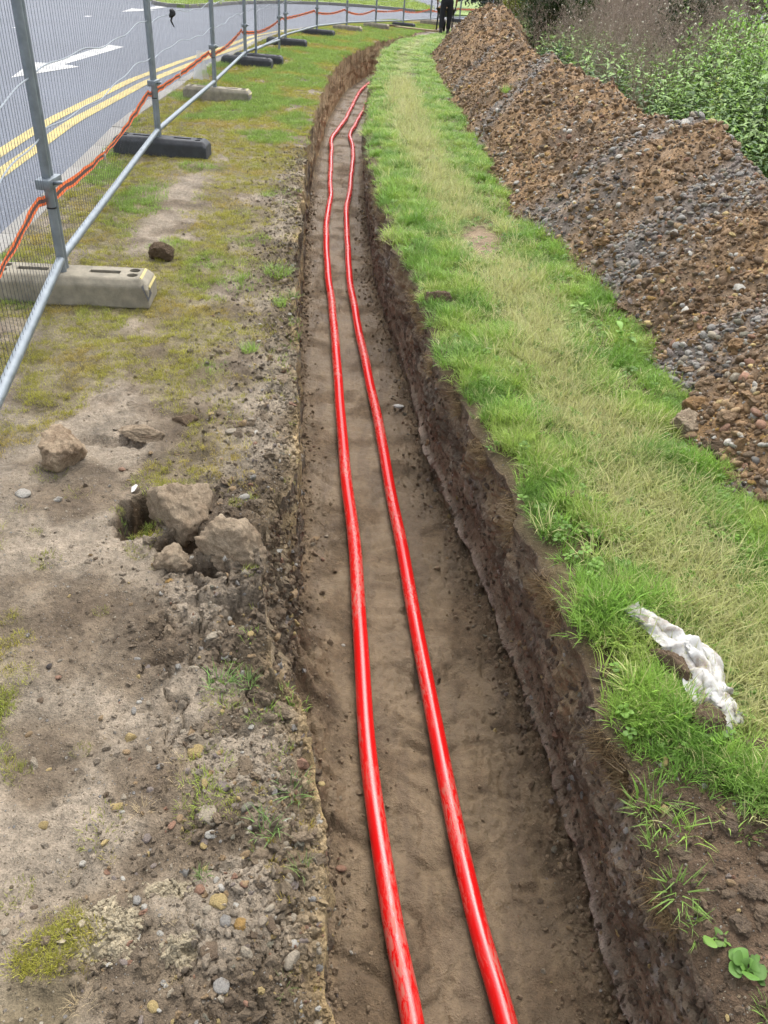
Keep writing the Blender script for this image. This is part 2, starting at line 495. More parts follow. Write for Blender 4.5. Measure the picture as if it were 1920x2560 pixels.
def mosscover(x, y):
    """share of the ground on the road side that is grown over"""
    d = edgeL(y) - x
    n = fbm(x * 2.4, y * 1.6, 4, 401)
    c = ss(-0.25, 0.35, n + 0.85 * ss(2.2, 3.6, y) - 0.20)
    c = c * (0.15 + 0.85 * ss(0.12, 0.55, d + 0.18 * pn(x * 3, y * 3, 411) + 0.45 * ss(6, 9, y)))
    c = np.maximum(c, 0.95 * ss(6.5, 9, y) * ss(-0.55, 0.0, n + 0.2))
    bare = np.exp(-(((x + 1.72 + 0.07 * (y - 6.2)) / 0.20) ** 2 + ((y - 6.1) / 0.85) ** 2)) + np.exp(-(((x + 1.62) / 0.14) ** 2 + ((y - 4.9) / 0.5) ** 2))
    c = c * (1 - np.clip(1.2 * bare, 0, 1))
    return np.clip(c, 0, 1)

def left_colour(x, y):
    d = np.maximum(edgeL(y) - x, 0)
    n = fbm(x * 3.1, y * 3.1, 4, 421)
    c = np.broadcast_to(C_MID, x.shape + (3,)).copy()
    c = mix3(c, C_PALE, ss(-0.15, 0.45, n + 0.25 * ss(0.3, 0.9, d)))
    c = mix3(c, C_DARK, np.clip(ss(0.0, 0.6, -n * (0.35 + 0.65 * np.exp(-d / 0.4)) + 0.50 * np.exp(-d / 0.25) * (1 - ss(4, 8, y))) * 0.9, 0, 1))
    c = mix3(c, C_OCHRE, np.exp(-d / 0.035) * ss(-0.3, 0.3, pn(x * 2, y * 2.2, 431)) * 0.8)
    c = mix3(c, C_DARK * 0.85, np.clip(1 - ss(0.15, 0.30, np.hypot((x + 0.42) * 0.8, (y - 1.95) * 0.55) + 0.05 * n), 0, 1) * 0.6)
    c = mix3(c, C_MOSS, mosscover(x, y) * (0.25 + 0.5 * ss(2, 4, y)))
    c = mix3(c, S(168, 158, 140), np.clip(1 - ss(0.02, 0.25, x - kerbX(y)), 0, 1) * 0.4)
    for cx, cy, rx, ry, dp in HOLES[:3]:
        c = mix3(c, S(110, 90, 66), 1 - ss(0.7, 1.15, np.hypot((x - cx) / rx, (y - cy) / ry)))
    for cx, cy, rx, ry in CHALK:
        q = np.hypot((x - cx) / rx, (y - cy) / ry) + 0.5 * fbm(x * 30, y * 30, 3, 441)
        c = mix3(c, C_CREAM, (1 - ss(0.75, 1.05, q)) * 0.9)
    return c

def ground_patch(name, X, Yv, Z, col, m, wet=None, peb=None):
    r, c = X.shape
    V = np.stack([X, np.broadcast_to(Yv[:, None], X.shape), Z], -1).reshape(-1, 3)
    n = r * c
    at = {'wet': np.zeros(n) if wet is None else wet.ravel(), 'peb': np.ones(n) if peb is None else peb.ravel()}
    me = mesh_np(name, V, grid_faces(r, c), True, [m], None, col.reshape(-1, 3), at)
    o = link(name, me)
    return o

# left verge: kerb to trench edge
NCL = 300
u = np.linspace(0, 1, NCL) ** 0.85
kx, lx = kerbX(YS), np.maximum(edgeL(YS), kerbX(YS) + 0.5)
X = kx[:, None] + (lx - kx)[:, None] * u[None]
YY = np.broadcast_to(YS[:, None], X.shape)
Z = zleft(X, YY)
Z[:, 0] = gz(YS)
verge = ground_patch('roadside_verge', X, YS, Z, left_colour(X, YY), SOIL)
tag(verge, 'bare trampled verge of earth, moss and stones between fence and trench', 'verge', kind='structure')
ZLTOP = Z[:, -1]

# trench: left wall, floor, right wall in one sheet
NW, NFL, NWR = 46, 110, 70
rx_ = np.maximum(edgeR(YS), lx + 0.05)
ZRTOP = zright(rx_, YS)
v = np.linspace(0, 1, NW)[None, :]
yy = YS[:, None]
base_l = np.interp(YS, YL, XL)[:, None]
base_r = np.interp(YS, YR, XR)[:, None]
inside_l = np.maximum(base_l, lx[:, None] - 0.02)
fl_l = inside_l + 0.015
fl_r = np.maximum(base_r + 0.045 * (1 - ss(2, 4, yy)), fl_l + 0.04)
zb = zfloor(fl_l, yy)
Zl = ZLTOP[:, None] + (zb - ZLTOP[:, None]) * v
Xl = lx[:, None] + (fl_l - lx[:, None]) * v
hw = depth(yy) / DEPTH
fade = np.sin(np.pi * np.clip(v, 0, 1)) ** 0.6 * hw
Xl = Xl + fade * (0.022 * fbm(yy * 4.5, Zl * 4 + 3, 4, 501) + 0.014 * fbm(yy * 16, Zl * 7, 3, 511)
                  + (0.010 + 0.030 * ss(8, 14, yy)) * pn(yy * 5.2 + 0.25 * Zl, Zl * 0.9, 521) + (0.004 + 0.014 * ss(8, 14, yy)) * pn(yy * 14, Zl * 1.8, 531))
Xl = Xl + fade * slump(yy) * (0.05 * (0.3 - np.abs(pn(yy * 11, Zl * 11 + 2, 535))) + 0.03 * (0.3 - np.abs(pn(yy * 27, Zl * 27, 536))) + 0.03 * fbm(yy * 7, Zl * 9, 3, 537))
nl_ = fbm(yy * 3, Zl * 5, 4, 541)
cl = np.broadcast_to(C_MID, Zl.shape + (3,)).copy()
cl = mix3(cl, C_DARK, ss(-0.1, 0.5, nl_))
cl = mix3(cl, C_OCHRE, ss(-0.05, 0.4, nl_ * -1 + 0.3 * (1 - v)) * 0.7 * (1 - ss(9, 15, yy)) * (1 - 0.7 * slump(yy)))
cl = mix3(cl, S(212, 180, 134, .7), ss(8, 13, yy) * np.ones_like(v) * 0.7)  # ochre-brown far wall; colour lightened to stand in for missing sunlight
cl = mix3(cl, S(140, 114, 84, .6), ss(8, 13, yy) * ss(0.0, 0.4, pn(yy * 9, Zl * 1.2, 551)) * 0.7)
uf = np.linspace(0, 1, NFL)[None, :]
Xf = fl_l + (fl_r - fl_l) * uf
Zf = zfloor(Xf, np.broadcast_to(yy, Xf.shape))
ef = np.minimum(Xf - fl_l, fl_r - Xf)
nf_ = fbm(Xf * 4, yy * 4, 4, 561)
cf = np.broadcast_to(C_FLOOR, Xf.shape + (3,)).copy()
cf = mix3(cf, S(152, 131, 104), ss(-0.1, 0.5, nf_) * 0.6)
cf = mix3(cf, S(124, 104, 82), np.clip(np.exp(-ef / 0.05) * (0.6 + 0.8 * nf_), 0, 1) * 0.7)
cf = mix3(cf, S(120, 101, 79), ss(0.0, 0.45, -nf_) * 0.8)
cf = mix3(cf, S(116, 97, 76), ss(0.15, 0.4, fbm(Xf * 9, yy * 1.6, 3, 565)) * 0.5)
wf = 0.85 * ss(-0.6, 0.1, nf_) * ss(0.02, 0.08, ef)
vr = np.linspace(1, 0, NWR)[None, :]
zbr = Zf[:, -1:]
Zr = ZRTOP[:, None] + (zbr - ZRTOP[:, None]) * vr
Xr = rx_[:, None] + (fl_r - rx_[:, None]) * vr
hgt = Zr - (gz(yy) - depth(yy))
fr_ = np.sin(np.pi * np.clip(vr, 0, 1)) ** 0.55 * hw * (0.42 + 0.5 * ss(0.24, 0.40, hgt + 0.08 * pn(yy * 2.4, 1.9, 567)))
Xr = Xr - fr_ * (0.018 * fbm(yy * 3.6, Zr * 5, 4, 571) + 0.016 * fbm(yy * 13, Zr * 9, 3, 581) + 0.012 * pn(yy * 11 + Zr * 5, Zr * 2.2, 591)
                 + 0.006 * fbm(yy * 45, Zr * 30, 2, 595))
Xr = Xr - fr_ * (0.030 * (0.3 - np.abs(pn(yy * 9, Zr * 11, 593))) + 0.016 * (0.4 - np.abs(pn(yy * 19, Zr * 19, 596))) * 1.6 + 0.006 * fbm(yy * 60, Zr * 60, 2, 597) + 0.010 * pn(yy * 26 + 3 * Zr, Zr * 4, 598))
led = 0.10 + 0.025 * pn(yy * 1.7, 2.2, 601)
Xr = Xr - hw * 0.030 * np.exp(-((hgt - led) / 0.020) ** 2) * (0.8 + 0.6 * pn(yy * 5, 4.4, 611)) * (1 - ss(3.6, 5, yy))
Xr = Xr + hw * 0.012 * np.exp(-((hgt - led - 0.10) / 0.05) ** 2) * (1 - ss(3.6, 5, yy))
nr_ = fbm(yy * 3.3, Zr * 6, 4, 621)
cr = np.broadcast_to(C_WALLR, Zr.shape + (3,)).copy()
cr = mix3(cr, S(164, 144, 120), ss(0.0, 0.5, nr_) * 0.8)
cr = mix3(cr, S(118, 103, 87), ss(0.0, 0.5, -nr_) * 0.8)
lay = pn(0.3 * yy, Zr * 17 + 0.5 * pn(yy * 2, 0.5, 655), 656)
cr = mix3(cr, S(168, 150, 126), ss(0.1, 0.4, lay) * 0.45)
cr = mix3(cr, S(172, 146, 108), ss(0.15, 0.5, fbm(yy * 1.6, Zr * 4, 3, 631)) * ss(0.2, 0.3, hgt) * 0.6)
cr = mix3(cr, S(206, 188, 170), np.exp(-((hgt - led) / 0.014) ** 2) * (1 - ss(3.6, 5, yy)) * ss(-0.5, 0.1, pn(yy * 6, Zr * 9, 645)) * 0.9)
white = ss(0.50, 0.60, fbm(yy * 34, Zr * 34, 3, 641) + 0.12) * ss(0.22, 0.34, hgt) * (1 - ss(0.48, 0.56, hgt)) * ss(-0.1, 0.25, pn(yy * 1.4, 1.1, 651))
cr = mix3(cr, S(188, 178, 170), white * 0.6)
cr = mix3(cr, S(104, 86, 68), ss(0.52, 0.60, hgt) * 0.6)
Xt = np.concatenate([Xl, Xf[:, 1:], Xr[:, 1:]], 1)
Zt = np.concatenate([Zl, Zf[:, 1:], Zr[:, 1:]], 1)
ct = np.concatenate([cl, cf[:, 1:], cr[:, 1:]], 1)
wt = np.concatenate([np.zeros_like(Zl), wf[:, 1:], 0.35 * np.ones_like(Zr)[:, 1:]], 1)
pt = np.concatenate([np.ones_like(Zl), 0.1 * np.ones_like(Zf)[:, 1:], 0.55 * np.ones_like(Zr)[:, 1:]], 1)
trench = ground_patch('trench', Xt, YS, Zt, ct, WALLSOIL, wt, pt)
smf = np.ones((NR - 1, Xt.shape[1] - 1), dtype=bool); smf[:, :NW] = False; smf[:, NW + NFL - 3:] = False    # crumbly cut faces keep their broken facets
if len(trench.data.polygons) == smf.size: trench.data.polygons.foreach_set('use_smooth', smf.ravel())
tag(trench, 'long narrow trench with upright earth walls and a smooth mud floor', 'trench', kind='structure')

# right bank and the field behind the heap
ub = np.concatenate([np.linspace(0, 1.5, 130), np.linspace(1.56, 4.5, 40), np.linspace(5, 60, 30)])
X = rx_[:, None] + ub[None]
YY = np.broadcast_to(YS[:, None], X.shape)
Z = zright(X, YY)
n = fbm(X * 3, YY * 3, 4, 661)
c = np.broadcast_to(C_TURF, X.shape + (3,)).copy()
c = mix3(c, S(96, 84, 52), ss(0, 0.5, n))
d = X - rx_[:, None]
bareR = np.clip((1 - ss(1.0, 1.22, YY + 0.12 * n + 0.25 * (d - 0.2))), 0, 1)
c = mix3(c, S(112, 92, 72), np.maximum(bareR, 0.8 * np.exp(-d / 0.04)))
dirt = np.exp(-(((X - 0.52) / 0.16) ** 2 + ((YY - 5.45) / 0.42) ** 2))
c = mix3(c, S(176, 152, 122), np.clip(dirt * 1.5, 0, 1))
bank = ground_patch('grass_bank', X, YS, Z, c, SOIL)
tag(bank, 'grassy strip with a trodden path between trench and spoil heap', 'bank', kind='structure')

# the ground all round, out to the horizon
gx = np.concatenate([-np.geomspace(800, 60, 14), np.linspace(-50, 50, 21), np.geomspace(60, 800, 14)])
GX, GY = np.meshgrid(gx, gx)
GZ = np.where((np.abs(GX) < 58) & (np.abs(GY) < 58), -1.6, -0.45 + 0.0 * GX)
gme = mesh_np('ground', np.stack([GX, GY, GZ], -1).reshape(-1, 3), grid_faces(*GX.shape), True, [plain('field_ground', S(92, 98, 60), 0.95, n=0.4, amt=0.3)])
tag(link('ground', gme), 'wide flat grassland reaching to the horizon', 'ground', kind='structure')

# ------------------------------------------------------------------ road, kerbs, markings
def asphalt():
    m, nt, b = newmat('asphalt')
    co = nd(nt, 'ShaderNodeTexCoord').outputs['Object']
    n1 = noisen(nt, co, 0.35, 4, 0.5).outputs[0]
    n2 = noisen(nt, co, 90, 3, 0.7).outputs[0]
    v = nd(nt, 'ShaderNodeTexVoronoi', {'Vector': co, 'Scale': 110})
    f = mathn(nt, 'MULTIPLY', maprange(nt, n1, 0.3, 0.7, 0.88, 1.1), maprange(nt, n2, 0.3, 0.7, 0.72, 1.25))
    c = mixc(nt, 1.0, S(104, 111, 124, 0.55), nd(nt, 'ShaderNodeCombineXYZ', {0: f, 1: f, 2: f}).outputs[0], 'MULTIPLY')
    sp = maprange(nt, nd(nt, 'ShaderNodeSeparateColor', {0: v.outputs['Color']}).outputs[0], 0.86, 0.9, 0, 0.35)
    c = mixc(nt, sp, c, S(190, 190, 190))
    nt.links.new(c, b.inputs['Base Color'])
    b.inputs['Roughness'].default_value = 0.72; spec(b, 0.4)
    bump(nt, b, n2, 0.4, 0.006)
    return m
ASPH = asphalt()
ROADZ = -0.075
yr = np.concatenate([np.linspace(-8, 36, 89), np.linspace(37, 60, 24), np.linspace(64, 120, 10)])
ur = np.concatenate([np.linspace(0, 1, 40) ** 1.6])
kxr = np.where(yr < 52, kerbX(np.clip(yr, -2, 60)), np.interp(yr, [52, 60, 120], [28, 39, 60]))
Xr_ = kxr[:, None] - 0.02 - (kxr + 62)[:, None] * ur[None]
Zr_ = np.broadcast_to((gz(yr) + ROADZ)[:, None], Xr_.shape)
rme = mesh_np('road', np.stack([Xr_, np.broadcast_to(yr[:, None], Xr_.shape), Zr_], -1).reshape(-1, 3), grid_faces(*Xr_.shape)[:, ::-1], True, [ASPH])
road = tag(link('road', rme), 'blue-grey asphalt road curving past the fence', 'road', kind='structure')

KERB = plain('kerb_concrete', S(176, 172, 164), 0.9, n=30, amt=0.16, bmp=0.004)
def kerb_run(name, pts, w, top, label):
    """kerb stones laid end to end along a polyline, each 0.9 m stone a part"""
    root = empty(name, (0, 0, 0))
    tag(root, label, 'kerb', kind='structure')
    P = [Vector((p[0], p[1], 0)) for p in pts]
    L = [0]
    for a, b_ in zip(P[:-1], P[1:]): L.append(L[-1] + (b_ - a).length)
    def at(s):
        for i in range(len(P) - 1):
            if s <= L[i + 1]:
                return P[i].lerp(P[i + 1], (s - L[i]) / max(L[i + 1] - L[i], 1e-6))
        return P[-1]
    s = 0.0; shared = None
    while s + 0.9 < L[-1]:
        a, b_ = at(s), at(s + 0.9)
        if shared is None:
            shared = MB().box(-0.446, 0.446, -w / 2, w / 2, -0.25, 0.0).build('kerb_stone', KERB, root, 0.012)
            o = shared
        else:
            o = shared.copy(); COL.objects.link(o); o.parent = root
        mid = (a + b_) / 2
        o.location = (mid.x, mid.y, float(gz(mid.y)) + top + random.uniform(-0.004, 0.004))
        o.rotation_euler = (0, 0, math.atan2(b_.y - a.y, b_.x - a.x) + random.uniform(-0.006, 0.006))
        s += 0.9
    return root
kp = [(float(kerbX(q)) - 0.06, q) for q in np.arange(2.0, 46, 0.5)]
kerb_run('kerb', kp, 0.125, 0.006, 'low pale concrete kerb between asphalt road and fenced verge')

def strip(name, left, right, m, label, cat, dz=0.004, parent=None):
    n = len(left)
    V = [(p[0], p[1], float(gz(p[1])) + ROADZ + dz) for p in left] + [(p[0], p[1], float(gz(p[1])) + ROADZ + dz) for p in right]
    F = np.array([(i, i + 1, n + i + 1, n + i) for i in range(n - 1)])
    o = link(name, mesh_np(name, np.array(V), F, False, [m]))
    tag(o, label, cat, kind='structure')
    return o
def paint(name, c):
    m, nt, b = newmat(name)
    co = nd(nt, 'ShaderNodeTexCoord').outputs['Object']
    n1 = noisen(nt, co, 45, 6, 0.7).outputs[0]
    n2 = noisen(nt, co, 3, 3, 0.6).outputs[0]
    k = maprange(nt, mathn(nt, 'ADD', n1, mathn(nt, 'MULTIPLY', n2, 0.5)), 0.62, 0.86, 0, 0.55)
    nt.links.new(mixc(nt, k, c, S(120, 122, 124)), b.inputs['Base Color'])
    b.inputs['Roughness'].default_value = 0.7; spec(b, 0.3)
    return m
YEL, WHI = paint('yellow_paint', S(232, 208, 118, 0.6)), paint('white_paint', S(238, 238, 234, 0.62))
def yl(off):
    return [(float(kerbX(q)) - off - 0.0 * q, q) for q in np.arange(0.5, 36, 0.4)]
def yoff(q): return np.interp(q, [0.5, 6, 12, 18, 24, 36], [0.62, 0.70, 0.62, 0.34, 0.30, 0.3])
qs = np.arange(0.5, 36, 0.4)
strip('yellow_line', [(float(kerbX(q) - yoff(q) - 0.26), q) for q in qs], [(float(kerbX(q) - yoff(q) - 0.14), q) for q in qs], YEL, 'worn yellow line on the road, the one farther from the kerb', 'road marking')
strip('yellow_line', [(float(kerbX(q) - yoff(q) - 0.04), q) for q in qs], [(float(kerbX(q) - yoff(q) + 0.09), q) for q in qs], YEL, 'worn yellow line on the road, the one closer to the kerb', 'road marking')
def poly(name, pts, m, label, cat):
    V = [(p[0], p[1], float(gz(p[1])) + ROADZ + 0.005) for p in pts]
    me = bpy.data.meshes.new(name); me.from_pydata(V, [], [tuple(range(len(V)))]); me.materials.append(m)
    o = link(name, me); tag(o, label, cat, kind='structure'); return o
poly('road_arrow', [(-5.39, 11.30), (-5.82, 12.96), (-5.57, 13.03), (-5.80, 16.19), (-5.45, 16.05), (-5.36, 13.02), (-5.09, 12.93)][::-1], WHI, 'large white arrow painted on the road, its head towards the camera', 'road marking')
poly('road_arrow', [(-9.0, 26.6), (-9.75, 29.9), (-9.45, 29.9), (-9.9, 33.3), (-9.46, 33.0), (-9.2, 29.9), (-8.95, 29.9)][::-1], WHI, 'white road arrow farther off, beside the far kerb', 'road marking')
strip('lane_dash', [(-8.10, 17.7), (-8.46, 22.8)], [(-8.24, 17.7), (-8.60, 22.8)], WHI, 'thin white lane dash painted on the road', 'road marking')

# far side of the road
GR_FAR = plain('mown_grass', S(150, 172, 92, .62), 0.95, n=5, amt=0.35, bmp=0.03)
FV = [(-10.9, 36.5), (-10.3, 34.2), (-9.6, 33.3), (-9.0, 33.5), (-8.6, 35.5), (-8.25, 38.9), (-7.0, 43.0), (-4.8, 45.6), (-2.3, 46.6), (-0.4, 45.9), (0.3, 47.5), (0.2, 51), (-1.2, 59), (-8, 95), (-45, 95), (-45, 60), (-22, 46)]
def flat_patch(name, pts, m, label, dz, cat):
    bm = bmesh.new()
    vs_ = [bm.verts.new((p[0], p[1], float(gz(p[1])) + dz)) for p in pts]
    f = bm.faces.new(vs_)
    ext = bmesh.ops.extrude_face_region(bm, geom=[f])
    for e in ext['geom']:
        if isinstance(e, bmesh.types.BMVert): e.co.z -= 0.2
    bmesh.ops.recalc_face_normals(bm, faces=bm.faces)
    me = bpy.data.meshes.new(name); bm.to_mesh(me); bm.free(); me.materials.append(m)
    o = link(name, me); tag(o, label, cat, kind='structure'); return o
flat_patch('far_verge', FV, GR_FAR, 'mown green grass on the far side of the road', 0.03, 'verge')
kerb_run('far_kerb', [(p[0] - 0.0, p[1] - 0.07) for p in FV[:13]], 0.14, 0.045, 'pale kerb edging the mown grass across the road')
flat_patch('side_verge', [(1.3, 44.6), (1.6, 50), (1.0, 58), (0, 75), (40, 75), (40, 58), (14, 49)], GR_FAR, 'rough grass below the dark hedge beyond the road', 0.03, 'verge')

# ------------------------------------------------------------------ scattering (one object holds a whole uncountable mass)
_groups = {}
def scatter_group(coll):
    if coll.name in _groups: return _groups[coll.name]
    ng = bpy.data.node_groups.new('scatter_' + coll.name, 'GeometryNodeTree')
    ng.interface.new_socket('Geometry', in_out='INPUT', socket_type='NodeSocketGeometry')
    ng.interface.new_socket('Geometry', in_out='OUTPUT', socket_type='NodeSocketGeometry')
    gi = ng.nodes.new('NodeGroupInput'); go = ng.nodes.new('NodeGroupOutput')
    ci = ng.nodes.new('GeometryNodeCollectionInfo')
    ci.inputs['Collection'].default_value = coll
    ci.inputs['Separate Children'].default_value = True
    ci.inputs['Reset Children'].default_value = True
    ip = ng.nodes.new('GeometryNodeInstanceOnPoints')
    def na(nm, t):
        q = ng.nodes.new('GeometryNodeInputNamedAttribute'); q.data_type = t
        q.inputs['Name'].default_value = nm
        return q.outputs['Attribute']
    er = ng.nodes.new('FunctionNodeEulerToRotation')
    ng.links.new(na('rot', 'FLOAT_VECTOR'), er.inputs[0])
    ng.links.new(gi.outputs[0], ip.inputs['Points'])
    ng.links.new(ci.outputs[0], ip.inputs['Instance'])
    ip.inputs['Pick Instance'].default_value = True
    ng.links.new(na('idx', 'INT'), ip.inputs['Instance Index'])
    ng.links.new(er.outputs[0], ip.inputs['Rotation'])
    ng.links.new(na('scl', 'FLOAT_VECTOR'), ip.inputs['Scale'])
    ng.links.new(ip.outputs[0], go.inputs[0])
    _groups[coll.name] = ng
    return ng
def scatter(name, coll, P, rot, scl, col, idx=None, parent=None):
    n = len(P)
    me = bpy.data.meshes.new(name)
    me.vertices.add(n); me.vertices.foreach_set('co', np.ascontiguousarray(P, dtype=np.float32).ravel())
    scl = np.asarray(scl, float)
    if scl.ndim == 1: scl = np.repeat(scl[:, None], 3, 1)
    if idx is None: idx = rng.integers(0, len(coll.objects), n)
    for nm, t, key, val in (('rot', 'FLOAT_VECTOR', 'vector', rot), ('scl', 'FLOAT_VECTOR', 'vector', scl), ('col', 'FLOAT_VECTOR', 'vector', col)):
        a = me.attributes.new(nm, t, 'POINT'); a.data.foreach_set(key, np.ascontiguousarray(val, dtype=np.float32).ravel())
    a = me.attributes.new('idx', 'INT', 'POINT'); a.data.foreach_set('value', np.ascontiguousarray(idx, dtype=np.int32))
    o = bpy.data.objects.new(name, me); COL.objects.link(o)
    if parent is not None: o.parent = parent
    md = o.modifiers.new('scatter', 'NODES'); md.node_group = scatter_group(coll)
    o['kind'] = 'stuff'
    return o
def proto_collection(name, meshes):
    c = bpy.data.collections.new(name)
    for i, me in enumerate(meshes):
        c.objects.link(bpy.data.objects.new('%s_shape_%02d' % (name, i), me))
    return c

# ------------------------------------------------------------------ stones and clods
def rock(name, seed, sub, m, planes=9, cut=0.75, squash=(1, 1, 1), rough=0.06, freq=2.2, fine=0.0, flat=False):
    r_ = random.Random(seed)
    bm = bmesh.new(); bmesh.ops.create_icosphere(bm, subdivisions=sub, radius=1.0)
    pl = []
    for _ in range(planes):
        nrm = Vector((r_.gauss(0, 1), r_.gauss(0, 1), r_.gauss(0, 1))).normalized()
        pl.append((nrm, r_.uniform(cut, 1.0)))
    off = Vector((r_.uniform(0, 50), r_.uniform(0, 50), r_.uniform(0, 50)))
    for v_ in bm.verts:
        p = v_.co.normalized(); rad = 1.0
        for nrm, dd in pl:
            k = p.dot(nrm)
            if k > 1e-3: rad = min(rad, dd / k)
        rad *= 1 + rough * (mnoise.fractal(p * freq + off, 0.8, 2.1, 4))
        if fine: rad *= 1 + fine * mnoise.fractal(p * freq * 4 + off, 0.7, 2.1, 4)
        v_.co = Vector((p.x * squash[0], p.y * squash[1], p.z * squash[2])) * rad
    me = bpy.data.meshes.new(name); bm.to_mesh(me); bm.free()
    me.materials.append(m)
    me.polygons.foreach_set('use_smooth', np.full(len(me.polygons), not flat, dtype=bool))
    return me
PEB = proto_collection('pebble', [rock('pebble', 100 + i, 2, STONE_I, 7 + i % 5, 0.48 + 0.05 * (i % 4), (1, random.uniform(.6, .9), random.uniform(.4, .65)), 0.16) for i in range(12)])
CRUMB = proto_collection('crumb', [rock('crumb', 200 + i, 2, STONE_I, 11, 0.42, (1, random.uniform(.65, 1), random.uniform(.5, .8)), 0.45, 2.2, flat=True) for i in range(8)])
STONES = [rock('stone', 300 + i, 3, STONE_O, 7 + i % 6, 0.44 + 0.06 * (i % 5), (1, random.uniform(.65, .92), random.uniform(.45, .7)), 0.14) for i in range(10)]
PAL = {'y': S(214, 188, 128), 't': S(190, 160, 120), 'w': S(226, 220, 206), 'l': S(200, 186, 162), 'p': S(168, 153, 142), 'g': S(152, 146, 126),
       'b': S(180, 175, 166), 'o': S(200, 160, 92), 'n': S(132, 112, 90), 'r': S(180, 138, 112), 'd': S(88, 80, 76)}
def place_stone(parent, x, y_, w, h, c, zf, k):
    o = bpy.data.objects.new('stone', STONES[k % len(STONES)])
    COL.objects.link(o); o.parent = parent
    s_ = w * 0.56
    o.scale = (s_, s_ * random.uniform(.85, 1.1), s_ * min(1.15, max(0.55, h / w)))
    o.rotation_euler = (random.uniform(-.3, .3), random.uniform(-.3, .3), random.uniform(0, 6.28))
    o.location = (x, y_, float(zf(x, y_)) + s_ * 0.05)
    q = PAL[c] * random.uniform(0.85, 1.08) if isinstance(c, str) else c
    o.color = (*q, 1)
    return o
STL = [(-0.546, 1.129, 0.032, 0.027, 'y'), (-0.775, 1.113, 0.019, 0.019, 't'), (-0.695, 1.028, 0.014, 0.012, 'y'), (-0.298, 1.006, 0.033, 0.038, 'p'), (-0.275, 1.011, 0.013, 0.031, 't'), (-0.234, 0.951, 0.032, 0.03, 'g'), (-0.313, 0.939, 0.057, 0.03, 'l'), (-0.243, 0.917, 0.025, 0.024, 'g'), (-0.414, 0.855, 0.013, 0.021, 'b'), (-0.541, 0.82, 0.016, 0.016, 'w'), (-0.33, 0.808, 0.023, 0.025, 'b'), (-0.405, 0.743, 0.02, 0.029, 'b'), (-0.386, 0.732, 0.016, 0.013, 'w'), (-0.227, 0.711, 0.026, 0.024, 'b'), (-0.198, 0.708, 0.026, 0.039, 'o'), (-0.142, 0.716, 0.035, 0.024, 'n'), (-0.249, 0.746, 0.033, 0.02, 'y'), (-0.096, 0.662, 0.034, 0.038, 'l'), (-0.244, 0.657, 0.038, 0.038, 'n'), (-0.209, 0.602, 0.029, 0.016, 'b'), (-0.194, 0.583, 0.022, 0.03, 'n'), (-0.163, 0.581, 0.014, 0.016, 'r'), (-0.298, 0.898, 0.027, 0.024, 'w'), (-0.31, 0.876, 0.021, 0.017, 'y'), (-0.25, 0.777, 0.016, 0.018, 'w'), (-0.208, 0.783, 0.018, 0.014, 'r'), (-0.29, 0.765, 0.022, 0.018, 'r'), (-0.151, 0.743, 0.02, 0.018, 'l'), (-0.256, 1.064, 0.021, 0.018, 'l'), (-0.385, 1.107, 0.043, 0.013, 'y'), (-0.514, 0.943, 0.03, 0.012, 'y'), (-0.383, 0.908, 0.022, 0.015, 'r'), (-0.341, 0.684, 0.014, 0.014, 'w'), (-0.111, 0.794, 0.021, 0.021, 'p'), (-0.153, 0.812, 0.016, 0.018, 'n'), (-0.116, 0.636, 0.012, 0.025, 'l'), (-0.428, 1.159, 0.016, 0.022, 'l'), (-0.407, 1.153, 0.022, 0.013, 't'), (-0.401, 1.141, 0.018, 0.012, 'l'), (-0.164, 1.114, 0.011, 0.016, 'o'), (-0.189, 0.974, 0.013, 0.016, 'y'), (-0.259, 0.956, 0.02, 0.018, 'p'), (-0.324, 0.885, 0.012, 0.013, 'y'), (-0.265, 0.797, 0.014, 0.012, 'w'), (-0.37, 0.923, 0.017, 0.011, 't'), (-0.228, 0.782, 0.012, 0.014, 'p'), (-0.168, 0.624, 0.011, 0.017, 'l'), (-0.143, 0.603, 0.01, 0.011, 'y'), (-0.086, 1.048, 0.018, 0.031, 'y'), (-0.6, 2.53, 0.053, 0.031, 'l'), (-0.571, 2.581, 0.041, 0.036, 't'), (-0.54, 2.601, 0.029, 0.023, 'l'), (-0.515, 2.545, 0.039, 0.027, 'w'), (-0.863, 2.357, 0.022, 0.022, 't'), (-0.465, 2.072, 0.038, 0.035, 'w'), (-0.53, 2.023, 0.024, 0.015, 't'), (-0.598, 1.658, 0.027, 0.029, 'o'), (-0.423, 1.456, 0.053, 0.04, 'l'), (-0.409, 1.566, 0.019, 0.021, 'w'), (-1.185, 2.032, 0.053, 0.018, 'w'), (-0.384, 1.683, 0.032, 0.032, 'l'), (-0.267, 1.35, 0.037, 0.021, 'b'), (-0.446, 1.341, 0.025, 0.021, 'l'), (-0.714, 2.662, 0.026, 0.02, 'y'), (-0.929, 2.243, 0.024, 0.021, 'r'), (-0.786, 1.331, 0.013, 0.012, 'l'), (-0.807, 1.311, 0.017, 0.02, 'd'), (-0.417, 1.514, 0.016, 0.015, 't'), (-0.392, 1.531, 0.014, 0.013, 'w'), (-0.321, 1.447, 0.018, 0.012, 'y'), (-0.577, 1.303, 0.012, 0.012, 'y'), (-1.009, 2.494, 0.019, 0.016, 'y'), (-0.984, 2.472, 0.028, 0.014, 'l'), (-0.408, 2.546, 0.016, 0.019, 'l'), (-0.514, 2.141, 0.031, 0.024, 't')]
